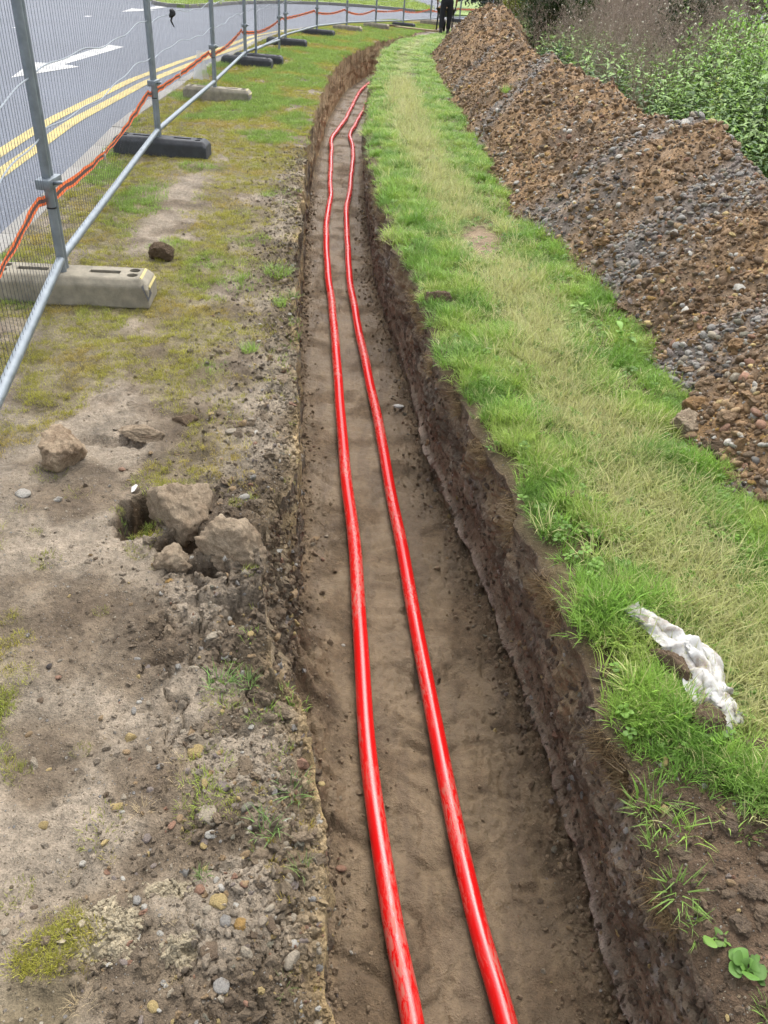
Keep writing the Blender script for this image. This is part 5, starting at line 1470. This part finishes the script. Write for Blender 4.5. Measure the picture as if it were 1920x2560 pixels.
CLP = np.array([(0.745, 1.665), (0.80, 1.60), (0.855, 1.535), (0.875, 1.46), (0.865, 1.39), (0.875, 1.335), (0.885, 1.29), (0.82, 1.48), (0.845, 1.30), (0.95, 1.24)])
near_cloth = np.exp(-(np.min(np.hypot(x_[:, None] - CLP[None, :, 0], yv[:, None] + 0.03 - CLP[None, :, 1]), 1) / 0.055) ** 4)
lip = 0.97 * (1 - 0.55 * ss(2.6, 4.5, yv)) * (1 - ss(0.045, 0.10, d_ + 0.06 * pn(yv * 5, 2.1, 836)))
gap = 0.9 * ss(0.12, 0.42, fbm(x_ * 4.2, yv * 4.2, 3, 837) + 0.22 * ss(0.7, 1.0, d_ / w_))
keep = rng.random(n) > np.maximum.reduce([gap, wet_, bare * 0.97, np.clip(dirt * 1.5, 0, 0.98), thin, near_cloth, lip])
x_, yv, d_ = x_[keep], yv[keep], d_[keep]; n = len(x_)
c_, pth = bank_colour(x_, yv, d_)
flat = rng.random(n) < pth * 0.95
sc = rng.uniform(0.6, 1.2, n) * (1.05 + 0.05 * yv) * (1 - 0.25 * pth) * (1 + 0.45 * pn(x_ * 4.5, yv * 4.5, 835))
edge = np.exp(-np.maximum(d_, 0) / 0.05)
rot = np.stack([rng.normal(0, 0.18, n), -edge * rng.uniform(0.1, 0.75, n) + rng.normal(0, 0.15, n), rng.uniform(-0.9, 0.9, n) * 0 + rng.uniform(0, 6.283, n) * (edge < 0.35) + rng.uniform(-0.8, 0.8, n) * (edge >= 0.35)], -1)
zz_ = zright(x_, yv)
P3 = np.stack([x_, yv, zz_], -1)
hz = rng.uniform(0.6, 1.2, n) * (1 - 0.3 * pth) * (1 + 0.5 * pn(x_ * 4.5, yv * 4.5, 835)) * (0.95 - 0.35 * ss(6, 16, yv))
sc = np.stack([sc, sc, hz], -1)
o = scatter('grass', LONG, P3[~flat], rot[~flat], sc[~flat], c_[~flat]); tag(o, 'lush green grass covering the bank beside the trench', 'grass')
o = scatter('trodden_grass', FLATG, P3[flat], rot[flat] * [0.6, 0.3, 1], sc[flat] * 1.1, c_[flat]); tag(o, 'pale flattened grass along the trodden path', 'grass')
n = 1100
yv = sample_logy(n, 1.2, 9); x_ = edgeR(yv) + rng.beta(2, 1.5, n) * np.maximum(toeX(yv) - edgeR(yv), 0.3)
o = scatter('clover', HERB, np.stack([x_, yv, zright(x_, yv) + 0.03], -1), np.stack([rng.normal(0, .2, n), rng.normal(0, .2, n), rng.uniform(0, 6.28, n)], -1), rng.uniform(0.4, 0.95, n), mix3(np.broadcast_to(G_LUSH, (n, 3)).copy(), G_DARK, rng.random(n)) * rng.uniform(.75, 1.0, (n, 1)))
tag(o, 'small clover leaves among the bank grass', 'clover')

# long dead blades lying over the path, and roots hanging out of the cut edge
n = 3000
yv = sample_logy(n, 1.3, 14); d_ = np.clip(bank_path(yv) + rng.normal(0, 0.13, n), 0.05, 2); x_ = edgeR(yv) + d_
kk_ = np.exp(-(((x_ - 0.50) / 0.17) ** 2 + ((yv - 5.45) / 0.46) ** 2)) < 0.3; yv, x_ = yv[kk_], x_[kk_]; n = len(x_)
o = scatter('straw', FLATG, np.stack([x_, yv, zright(x_, yv) + 0.022], -1), np.stack([rng.normal(0, .12, n), rng.normal(0, .12, n), rng.uniform(0, 6.28, n)], -1), rng.uniform(0.6, 1.25, n) * (1 + .05 * yv), mix3(np.broadcast_to(G_STRAW, (n, 3)).copy(), G_YEL, 0.6 * rng.random(n)) * rng.uniform(.7, 1.05, (n, 1)))
tag(o, 'dead straw-coloured blades strewn along the trodden path', 'straw')
n = 2200
yv = sample_logy(n, 0.7, 14); yv = yv[rng.random(n) < 0.75 * ss(-0.1, 0.25, pn(yv * 3.1, 4.2, 871))]; n = len(yv); x_ = edgeR(yv) - 0.004
o = scatter('roots', FLATG, np.stack([x_, yv, zright(x_, yv) - rng.uniform(0.0, 0.06, n)], -1), np.stack([rng.normal(0, .4, n), rng.uniform(-2.4, -1.2, n), rng.uniform(-.7, .7, n)], -1), rng.uniform(0.25, 0.8, n) * (1 + .04 * yv), S(186, 160, 122) * rng.uniform(.5, 1.1, (n, 1)))
tag(o, 'fine pale roots and dead grass hanging from the cut turf edge', 'roots')

# mossy turf on the road side
n = 100000
yv = sample_logy(n, 0.6, 36)
kx_, ex_ = kerbX(yv) + 0.03, np.maximum(edgeL(yv) - 0.01, kerbX(yv) + 0.4)
x_ = kx_ + (ex_ - kx_) * rng.random(n)
cv = mosscover(x_, yv)
cv = cv * (0.25 + 0.75 * ss(-0.15, 0.25, fbm(x_ * 9, yv * 9, 3, 841) + 0.25 * ss(5, 10, yv)))
keep = rng.random(n) < cv
x_, yv, cv = x_[keep], yv[keep], cv[keep]; n = len(x_)
d_ = edgeL(yv) - x_
green = np.clip(ss(0.0, 0.5, fbm(x_ * 1.3, yv * 0.9, 3, 851) + 0.55 * ss(7, 12, yv) * np.exp(-((d_ - 0.5) / 0.8) ** 2) - 0.04), 0, 1)
c_ = np.broadcast_to(S(190, 186, 84, 0.74), (n, 3)).copy()
c_ = mix3(c_, S(204, 180, 104, 0.72), ss(0.0, 0.5, fbm(x_ * 2, yv * 2, 3, 861)) * 0.8)
c_ = mix3(c_, S(164, 194, 96, 0.70), green) * rng.uniform(0.7, 1.12, (n, 1))
sc = rng.uniform(0.55, 1.15, n) * (0.62 + 0.075 * np.minimum(yv, 22)) * (1 + 0.6 * green)
rot = np.stack([rng.normal(0, .15, n), rng.normal(0, .15, n), rng.uniform(0, 6.28, n)], -1)
o = scatter('moss_and_grass', SHORT, np.stack([x_, yv, zleft(x_, yv)], -1), rot, sc, c_); tag(o, 'short olive moss and grass patches on the verge inside the fence', 'grass')
# far mown grass seen across the road
n = 6000
x_ = rng.uniform(-11, 0.3, n); yv = rng.uniform(33.5, 62, n)
fvx = np.array([p[0] for p in FV]); fvy = np.array([p[1] for p in FV])
ins = np.zeros(n, bool)
for i in range(len(FV)):
    xa, ya, xb, yb = fvx[i], fvy[i], fvx[i - 1], fvy[i - 1]
    ins ^= ((ya > yv) != (yb > yv)) & (x_ < (xb - xa) * (yv - ya) / (yb - ya + 1e-9) + xa)
x_, yv = x_[ins], yv[ins]; n = len(x_)
o = scatter('far_grass', SHORT, np.stack([x_, yv, gz(yv) + 0.03], -1), rand_rot(n, 0.2), rng.uniform(4, 8, n), G_YEL * rng.uniform(.75, 1.05, (n, 1))); tag(o, 'mown grass blades on the far verge', 'grass')

# single tufts on the bare verge that can be told apart
TM = {'moss': [tuft('moss_tuft', 501 + i, 120, 0.024, 0.05, 0.7, 0.0024, GRASS_O, 0.6, 2) for i in range(3)],
      'grass': [tuft('grass_tuft', 511 + i, 46, 0.062, 0.03, 0.75, 0.0030, GRASS_O, 0.5) for i in range(3)],
      'thin': [tuft('thin_tuft', 521 + i, 22, 0.07, 0.03, 0.7, 0.0022, GRASS_O, 0.7) for i in range(2)],
      'dry': [tuft('dry_tuft', 531 + i, 40, 0.055, 0.03, 1.1, 0.0016, GRASS_O, 0.5) for i in range(3)],
      'lush': [tuft('lush_tuft', 541 + i, 150, 0.085, 0.06, 0.6, 0.0034, GRASS_O, 0.7) for i in range(2)]}
TC = {'moss': S(172, 174, 92, .64), 'grass': S(140, 174, 100, .66), 'thin': S(150, 172, 104, .66), 'dry': S(216, 194, 154, .66), 'lush': S(166, 198, 96, .68)}
TW = {'moss': 0.13, 'grass': 0.13, 'thin': 0.12, 'dry': 0.12, 'lush': 0.22}
TUF = [(-0.528, 0.892, 0.13, 'moss', 'wide yellow-green moss tuft on bare soil left of the stony patch'), (-0.144, 1.018, 0.11, 'grass', 'green grass tuft growing right at the crumbling trench edge'), (-0.187, 0.914, 0.11, 'grass', 'spreading green tuft beside two round greenish stones'),
       (-0.295, 0.804, 0.05, 'grass', 'small upright grass sprout among white pebbles'), (-0.101, 0.816, 0.075, 'thin', 'thin wispy grass hanging over the trench edge near the cables'), (-0.102, 0.62, 0.06, 'thin', 'thin grass sprig at the very bottom by the trench edge'),
       (-0.413, 1.063, 0.075, 'dry', 'dry straw tuft, upper of two on the dark soil'), (-0.389, 1.011, 0.075, 'dry', 'dry straw tuft, lower of two on the dark soil'), (-0.453, 0.937, 0.07, 'dry', 'dry pale roots beside a small green sprig'), (-0.448, 0.565, 0.07, 'dry', 'tangled dry roots at the bottom edge of the picture'),
       (-0.641, 1.083, 0.06, 'moss', 'small moss tuft left of the yellow stone'), (-0.749, 1.004, 0.08, 'moss', 'moss patch at the picture edge below the tan stone'), (-0.637, 0.741, 0.09, 'moss', 'moss patch at the picture edge left of the chalky patch'), (-0.517, 0.716, 0.06, 'moss', 'faded moss tuft touching the chalky patch'),
       (-0.191, 0.852, 0.05, 'grass', 'little grass tuft below the spreading green tuft'), (-0.343, 0.894, 0.05, 'moss', 'tiny moss tuft among cream stones'), (-0.33, 0.706, 0.045, 'dry', 'small dry root tangle right of the chalky patch'), (-0.293, 0.605, 0.05, 'dry', 'small dry root tangle below the chalky patches'),
       (-0.731, 1.798, 0.11, 'moss', 'bright moss tuft on the rim of the hole'), (-1.156, 2.176, 0.15, 'moss', 'moss bank at the foot of the pale blocky clod'), (-0.373, 1.307, 0.12, 'grass', 'green grass tuft with small stones between the hole and the straw tufts'), (-0.30, 1.31, 0.09, 'grass', 'green grass tuft beside the blue-white stone'), (-1.065, 1.837, 0.06, 'moss', 'small lone moss tuft on pale soil'),
       (-0.976, 1.708, 0.11, 'moss', 'long moss tuft on the pale soil below the lone one'), (-1.153, 1.941, 0.09, 'moss', 'moss patch beside the flat white stone'), (-1.028, 2.081, 0.12, 'moss', 'moss patch between the pale clod and the paper scrap'), (-0.746, 1.519, 0.055, 'moss', 'narrow upright moss tuft on open soil'),
       (-0.864, 1.985, 0.08, 'moss', 'moss tuft touching the outer rim of the hole'), (-0.452, 1.905, 0.06, 'moss', 'moss tuft growing on the wedge-shaped clod'), (-0.640, 2.07, 0.05, 'moss', 'moss sprig on top of the largest clod'),
       (-0.733, 4.396, 0.26, 'lush', 'lush green tuft at the trench edge beyond the concrete block'), (-0.639, 3.895, 0.13, 'lush', 'bright small tuft at the trench edge level with the concrete block'), (-0.673, 3.249, 0.13, 'lush', 'dense green tuft on bare soil before the concrete block'), (-0.60, 4.12, 0.13, 'grass', 'trailing grass hanging over the trench wall'), (0.91, 5.89, 0.22, 'dry', 'pale grass tuft on the gravel by the puddle'), (1.0, 10.1, 0.30, 'lush', 'green tuft growing out of the spoil heap')]
for i, (x_, y_, w_, kd, lab) in enumerate(TUF):
    o = bpy.data.objects.new(kd + '_tuft' if kd != 'thin' else 'grass_tuft', TM[kd][i % len(TM[kd])]); COL.objects.link(o)
    s_ = w_ / TW[kd]
    z_ = float(zleft(x_, y_)) if x_ < 0 else max(float(heapz(x_, y_)), float(zright(x_, y_)))
    if 'clod' in lab and 'on' in lab.split() and 'foot' not in lab: z_ += 0.085 if 'wedge' in lab else 0.075
    o.location = (x_, y_, z_); o.scale = (s_, s_, s_ ** 0.6); o.rotation_euler = (0, 0, i * 1.3)
    o.color = (*(TC[kd] * random.uniform(.88, 1.1)), 1)
    tag(o, lab, 'tuft', 'tufts growing on the broken ground')

# broad-leaved weed at the lower corner and dock in the bank grass
def leafy(name, n_, size, seed, c0, label, loc, tall=0.5, wide=1.0):
    root = empty(name, loc); tag(root, label, 'weed')
    r_ = random.Random(seed)
    for i in range(n_):
        az = r_.uniform(0, 6.283); L = size * r_.uniform(0.6, 1.1); el = r_.uniform(0.25, 1.1) * tall
        V = []
        d_ = Vector((math.cos(az) * math.cos(el), math.sin(az) * math.cos(el), math.sin(el))); s_ = Vector((-math.sin(az), math.cos(az), 0))
        prof = [(0, .04), (.3, .05), (.45, .35), (.6, .62), (.75, .70), (.88, .55), (.97, .25), (1.0, .02)]
        for t, w in prof:
            w *= wide
            c_ = d_ * L * t + Vector((0, 0, -0.4 * L * t * t + 0.005)); up_ = Vector((0, 0, 1)) * w * L * 0.10
            V += [c_ - s_ * w * L * 0.5 + up_, c_, c_ + s_ * w * L * 0.5 + up_]
        me = mesh_np('leaf', np.array([tuple(v_) for v_ in V]), grid_faces(len(prof), 3), True, [PLANT_V], None, np.tile(c0 * r_.uniform(.75, 1.15), (len(V), 1)), {'rnd': np.full(len(V), r_.random())})
        link('leaf', me, None, root)
    return root
leafy('leafy_weed', 30, 0.046, 4, S(118, 168, 70, .46), 'rosette of rounded green leaves on bare soil in the lower corner', (0.775, 0.735, float(zright(0.775, 0.735))), 0.9)
leafy('leafy_weed', 7, 0.045, 5, S(136, 178, 78, .48), 'small rounded-leaf seedling just above the corner rosette', (0.735, 0.80, float(zright(0.735, 0.80))), 0.8)
leafy('dock_plant', 9, 0.15, 6, S(156, 204, 92, .68), 'dock plant with long bright leaves at the foot of the heap', (1.14, 3.80, float(zright(1.14, 3.8)) + 0.02), 1.0, 0.32)
leafy('dock_plant', 9, 0.11, 7, S(168, 208, 98, .68), 'pale dock plant lying in the grass before the heap', (0.98, 4.15, float(zright(0.98, 4.15)) + 0.03), 0.5, 0.5)
# grass clinging to the lower trench edge
for i, (x_, y_, w_, lab) in enumerate([(0.665, 1.10, 0.12, 'grass tuft leaning over the trench edge below the white cloth'), (0.70, 0.90, 0.13, 'long grass tuft hanging over the trench wall above the leafy rosette'), (0.715, 0.83, 0.10, 'grass tuft just above the leafy rosette'), (0.66, 1.42, 0.10, 'upright grass tuft between trench edge and rooty clod'), (0.74, 1.33, 0.09, 'upright grass tuft beside the round clod'), (0.80, 0.66, 0.09, 'sparse grass below the leafy rosette'), (0.675, 1.00, 0.12, 'grass tuft at the trench edge midway between cloth and rosette'), (0.93, 1.12, 0.14, 'loose grass tuft on bare soil below the flat slab'), (0.86, 1.02, 0.09, 'small grass tuft at the picture edge above the rosette')]):
    o = bpy.data.objects.new('grass_tuft', TM['lush' if i in (3, 4) else 'grass'][i % 2]); COL.objects.link(o); s_ = w_ / (0.22 if i in (3, 4) else 0.12)
    o.location = (x_, y_, float(zright(x_, y_)) - 0.005); o.scale = (s_, s_, s_ * 1.5 if i in (3, 4) else s_); o.rotation_euler = (0, -0.5 if i < 3 else 0, i)
    o.color = (*(S(150, 184, 96, .68) * random.uniform(.9, 1.1)), 1); tag(o, lab, 'tuft', 'tufts growing on the broken ground')

# ------------------------------------------------------------------ weeds behind the heap
def nettle(name, seed, H_, pairs, leaf, m, stem_c, leaf_c, spread=1.0, tip=None, split=False):
    r_ = np.random.default_rng(seed); V, F, C_, rn = [], [], [], []
    SV, SF, SCc = [], [], []
    bend = r_.uniform(0, 6.28); bm_ = r_.uniform(0.03, 0.14) * H_
    def stem(t): return np.array([np.cos(bend) * bm_ * t * t, np.sin(bend) * bm_ * t * t, H_ * t])
    for i in range(9):
        t = i / 8; p = stem(t); w = 0.005 * (1 - 0.75 * t)
        for a in range(3): SV.append(p + w * np.array([np.cos(a * 2.094), np.sin(a * 2.094), 0]))
    for i in range(8):
        for a in range(3): SF.append((i * 3 + a, i * 3 + (a + 1) % 3, i * 3 + 3 + (a + 1) % 3, i * 3 + 3 + a))
    for i in range(pairs):
        t = 0.12 + 0.88 * (i + r_.random() * 0.5) / pairs; p = stem(min(t, 1)); L0 = leaf * (1.15 - 0.75 * t ** 2)
        for k_ in range(2 if r_.random() < 0.8 else 4):
            az = i * 1.57 + k_ * (np.pi if k_ < 2 else 1.57) + r_.normal(0, 0.35); L = L0 * r_.uniform(0.7, 1.25); el = r_.uniform(-0.1, 0.7) + 0.5 * (t > 0.9)
            d_ = np.array([np.cos(az) * np.cos(el), np.sin(az) * np.cos(el), np.sin(el)]); s_ = np.array([-np.sin(az), np.cos(az), 0]); w = L * 0.36 * spread; b0 = len(V)
            st = p + d_ * L * 0.22
            q0 = st; q1 = st + d_ * L * 0.35; q2 = st + d_ * L + np.array([0, 0, -0.35 * L])
            up_ = np.array([0, 0, 0.16 * w])
            V += [q0, q1 - s_ * w / 2 + up_ - [0, 0, .06 * L], q1 - [0, 0, .06 * L], q1 + s_ * w / 2 + up_ - [0, 0, .06 * L], q2]
            F += [(b0, b0 + 1, b0 + 2), (b0, b0 + 2, b0 + 3), (b0 + 1, b0 + 4, b0 + 2), (b0 + 2, b0 + 4, b0 + 3)]
            cc = leaf_c if tip is None or t < 0.75 else tip
            C_ += [cc * r_.uniform(.75, 1.2)] * 5; rn += [r_.random()] * 5
    if split:
        a = mesh_np(name + '_stem', np.array(SV), np.array(SF), True, [m], None, np.tile(stem_c, (len(SV), 1)), {'rnd': np.full(len(SV), .5)})
        b_ = mesh_np(name + '_leaves', np.array(V), np.array(F), True, [m], None, np.array(C_), {'rnd': np.array(rn)})
        return a, b_
    off = len(SV)
    return mesh_np(name, np.array(SV + V), [np.array(SF), np.array(F) + off], True, [m], None, np.array([stem_c] * off + C_), {'rnd': np.array([.5] * off + rn)})
NG, NT, NY = S(106, 148, 74, .56), S(158, 198, 98, .66), S(134, 166, 74, .58)
NETS = [nettle('nettle', 600 + i, 1.0, 16 + i % 4, 0.14, PLANT_V, S(120, 138, 76), NG if i % 3 else NY, 0.9, NT) for i in range(8)]
NETC = proto_collection('nettle', NETS)
def stalk(name, seed, H_, m_stem, m_head, heads=10):
    """dry branching stalk with pale seed heads"""
    r_ = np.random.default_rng(seed); V, F, C_, rn = [], [], [], []
    def limb(p, q, w0, w1, c_):
        p, q = np.array(p), np.array(q); b0 = len(V)
        for s, w in ((p, w0), (q, w1)):
            for a in range(3): V.append(s + w * np.array([np.cos(a * 2.094), np.sin(a * 2.094), 0])); C_.append(c_); rn.append(r_.random())
        for a in range(3): F.append((b0 + a, b0 + (a + 1) % 3, b0 + 3 + (a + 1) % 3, b0 + 3 + a))
    base = S(178, 157, 144, .74) * r_.uniform(.7, 1.15); p = np.zeros(3); d_ = np.array([r_.normal(0, .1), r_.normal(0, .1), 1.0]); tips = []
    for i in range(7):
        q = p + d_ * H_ / 7; limb(p, q, 0.0045 * (1 - i / 9), 0.0045 * (1 - (i + 1) / 9), base)
        if i >= 2:
            for k_ in range(3):
                az = r_.uniform(0, 6.28); L = H_ * r_.uniform(0.10, 0.26); e = q + np.array([np.cos(az) * .45, np.sin(az) * .45, .9]) * L
                limb(q, e, 0.0016, 0.0008, base * 1.1)
                for j in range(4):
                    az2 = r_.uniform(0, 6.28); e2 = e + np.array([np.cos(az2) * .6, np.sin(az2) * .6, .6]) * L * 0.4
                    limb(e, e2, 0.0010, 0.0005, base * 1.15); tips.append(e2)
        p = q; d_ = d_ + np.array([r_.normal(0, .08), r_.normal(0, .08), 0])
    r_.shuffle(tips)
    for j, e in enumerate(tips):
        if j < heads: c_, s_ = (S(240, 232, 218, .8), 0.011) if j % 6 == 0 else (S(196, 182, 160, .75), 0.006)
        else: c_, s_ = S(184, 168, 148, .75), 0.004
        b0 = len(V); s_ *= r_.uniform(.6, 1.3)
        for o_ in ((0, 0, -1), (1, 0, 0), (-.5, .86, 0), (-.5, -.86, 0), (0, 0, 1)): V.append(e + np.array(o_) * s_); C_.append(c_); rn.append(r_.random())
        for a in range(3):
            F.append((b0, b0 + 1 + (a + 1) % 3, b0 + 1 + a, b0 + 1 + a)); F.append((b0 + 4, b0 + 1 + a, b0 + 1 + (a + 1) % 3, b0 + 1 + (a + 1) % 3))
    F4 = np.array([f for f in F if f[2] != f[3]]); F3 = np.array([f[:3] for f in F if f[2] == f[3]])
    return mesh_np(name, np.array(V), [F4, F3], True, [m_stem], None, np.array(C_), {'rnd': np.array(rn)})
STALKS = proto_collection('dry_stalk', [stalk('dry_stalk', 700 + i, 1.0, PLANT_V, None, 5 + i) for i in range(8)])

def backx(y_): return np.interp(y_, YC, XC) + 0.25
# green weeds: near and to the side; dry stalks behind
n = 1000
yv = rng.uniform(2.5, 13, n); x_ = backx(yv) + 0.05 + rng.gamma(1.6, 1.1, n)
green = (x_ - 2.2) > 0.40 * (yv - 8.8) + 0.35 * pn(x_ * 1.1, yv * 1.1, 901)
x_, yv = x_[green], yv[green]; n = len(x_)
h_ = np.clip(0.62 + 0.34 * (x_ - backx(yv)), 0.5, 1.75) * rng.uniform(0.8, 1.2, n)
o = scatter('weeds', NETC, np.stack([x_, yv, np.full(n, -0.02)], -1), np.stack([rng.normal(0, .10, n), rng.normal(0, .10, n), rng.uniform(0, 6.28, n)], -1), np.stack([np.clip(h_, .8, 1.2), np.clip(h_, .8, 1.2), h_], -1), np.ones((n, 3)))
tag(o, 'dense bank of tall green nettles and weeds behind the spoil heap', 'weeds')
n = 2900
yv = np.sqrt(rng.uniform(7.2 ** 2, 30 ** 2, n)); x_ = backx(yv) + 0.1 + rng.gamma(1.5, 1.7, n)
brown = (x_ - 2.2) < 0.40 * (yv - 7.8) + 0.5 * pn(x_ * 1.1, yv * 1.1, 902)
x_, yv = x_[brown], yv[brown]; n = len(x_)
h_ = np.clip(0.85 + 0.12 * (x_ - backx(yv)), 0.6, 1.4) * rng.uniform(0.75, 1.2, n)
o = scatter('dry_weeds', STALKS, np.stack([x_, yv, gz(yv) - 0.02], -1), np.stack([rng.normal(0, .14, n), rng.normal(0, .14, n), rng.uniform(0, 6.28, n)], -1), np.stack([h_ * 1.15, h_ * 1.15, h_], -1), np.ones((n, 3)))
tag(o, 'mass of dry mauve-brown weed stalks with pale seed heads behind the heap', 'weeds')
n = 900
yv = np.sqrt(rng.uniform(8 ** 2, 26 ** 2, n)); x_ = backx(yv) + rng.gamma(1.3, 1.5, n); h_ = rng.uniform(0.4, 0.95, n)
o = scatter('undergrowth', NETC, np.stack([x_, yv, gz(yv) - 0.02], -1), rand_rot(n, .15), np.stack([h_ * 1.5, h_ * 1.5, h_], -1), np.ones((n, 3))); tag(o, 'low green undergrowth between the dry stalks', 'undergrowth')

# front-row weeds that stand out singly
front = [nettle('nettle', 650 + i, 1.0, 15, 0.09, PLANT_V, S(126, 142, 80), NG * 1.05, 1.0, NT, True) for i in range(3)]
for i in range(16):
    y_ = 4.6 + i * 0.30 + random.uniform(-.1, .1); x_ = float(backx(np.array(y_))) + random.uniform(0.25, 0.5)
    r0 = empty('nettle_plant', (x_, y_, -0.02), random.uniform(0, 6)); h0 = random.uniform(0.72, 0.98)
    r0.scale = (1, 1, h0)
    tag(r0, 'leafy green nettle in the front row directly behind the heap crest', 'nettle', 'nettles right behind the heap crest')
    a, b_ = front[i % 3]
    for nm, me in (('stem', a), ('leaves', b_)):
        link(nm, me, None, r0)
yw = nettle('willowherb', 660, 1.0, 22, 0.10, PLANT_V, S(160, 180, 90), S(176, 208, 92), 0.7, S(200, 222, 96), True)
for x_, y_, h0, lab in ((2.40, 6.9, 0.98, 'tall yellow-green weed standing above the nettles'), (2.62, 7.5, 1.12, 'lighter yellow-green weed behind the tall one')):
    r0 = empty('willowherb', (x_, y_, -0.02)); r0.scale = (1, 1, h0); tag(r0, lab, 'weed')
    link('stem', yw[0], None, r0); link('leaves', yw[1], None, r0)

# shrubs and trees
def shrub(name, loc, rx, rz, n_, leaf, c0, label, cat, seed, trunk=0.5, m=PLANT_V, cyl=False):
    r_ = np.random.default_rng(seed); root = empty(name, loc); tag(root, label, cat)
    V, F, C_, rn = [], [], [], []
    cl_ = r_.normal(0, 1, (26, 3)); cl_ /= np.linalg.norm(cl_, axis=1)[:, None]; cl_ *= (r_.random(26) ** 0.4)[:, None]
    for i in range(n_):
        c_ = cl_[r_.integers(0, 26)]
        p = (c_ * 0.80 + r_.normal(0, 0.17, 3)) * [rx, rx, rz] + [0, 0, trunk + rz * 0.9]
        L = leaf * r_.uniform(.6, 1.3); a = r_.uniform(0, 6.28); el = r_.normal(0, .6)
        d_ = np.array([np.cos(a) * np.cos(el), np.sin(a) * np.cos(el), np.sin(el)]); s_ = np.cross(d_, r_.normal(0, 1, 3)); s_ /= np.linalg.norm(s_) + 1e-6; b0 = len(V)
        V += [p, p + d_ * L * .5 - s_ * L * .28, p + d_ * L, p + d_ * L * .5 + s_ * L * .28]; F.append((b0, b0 + 1, b0 + 2, b0 + 3))
        C_ += [c0 * r_.uniform(.65, 1.25)] * 4; rn += [r_.random()] * 4
    link('crown', mesh_np('crown', np.array(V), np.array(F), False, [m], None, np.array(C_), {'rnd': np.array(rn)}), None, root)
    mb = MB(); mb.tube([(0, 0, -0.1), (0.03 * rx, 0.02, trunk), (0, 0, trunk + rz)], [0.03 * rz + .01, 0.024 * rz + .008, 0.008], 7)
    for k_ in range(6):
        a = k_ * 1.05; mb.tube([(0, 0, trunk * 0.8 + 0.1 * k_ * rz), (math.cos(a) * rx * .5, math.sin(a) * rx * .5, trunk + rz * (.6 + .1 * k_)), (math.cos(a) * rx * .8, math.sin(a) * rx * .8, trunk + rz * (.9 + .12 * k_))], [0.012 * rz + .005, 0.008 * rz + .003, 0.003], 5)
    mb.build('trunk', plain('bark', S(104, 88, 70), 0.9), root)
    return root
shrub('grey_shrub', (1.86, 13.3, -0.05), 0.34, 0.36, 2600, 0.045, S(112, 142, 96), 'low rounded grey-green bush just behind the heap crest', 'bush', 1, 0.12)
shrub('dark_shrub', (2.25, 16.6, -0.05), 0.62, 0.85, 5200, 0.07, S(74, 96, 46), 'dark leafy shrub behind the far part of the heap', 'shrub', 2, 0.25)
shrub('dark_shrub', (2.75, 19.5, -0.05), 0.9, 1.1, 5200, 0.08, S(92, 116, 52), 'larger shrub behind the dark one, beside the dry stalks', 'shrub', 3, 0.3)
shrub('yellow_shrub', (2.05, 21.0, -0.1), 0.5, 0.9, 2800, 0.07, S(170, 178, 72), 'yellow-green shrub beside the far end of the heap', 'shrub', 4, 0.3)
shrub('dark_shrub', (4.6, 16.0, -0.05), 0.8, 0.9, 4200, 0.07, S(70, 92, 44), 'dark shrub rising out of the dry stalks', 'shrub', 5, 0.4)
for i, (x_, y_, rx, rz, lab) in enumerate([(3.2, 52, 2.4, 1.6, 'dark hedge bush beyond the road, closest to the person'), (7, 54, 3.0, 2.2, 'dark hedge tree beyond the road, second from the person'), (12, 56, 3.5, 2.6, 'dark hedge tree beyond the road, third from the person'), (6, 34, 2.2, 2.2, 'tree behind the far end of the weeds'), (9, 26, 2.6, 2.4, 'broad tree far behind the dry stalks'), (11, 17, 2.4, 2.2, 'tree behind the nettle bank')]):
    shrub('hedge_tree', (x_, y_, gzf(y_) - 0.1), rx, rz, 5000, 0.28 if y_ > 40 else 0.18, S(70, 86, 48), lab, 'tree', 30 + i, 0.3 if y_ > 40 else 0.9)
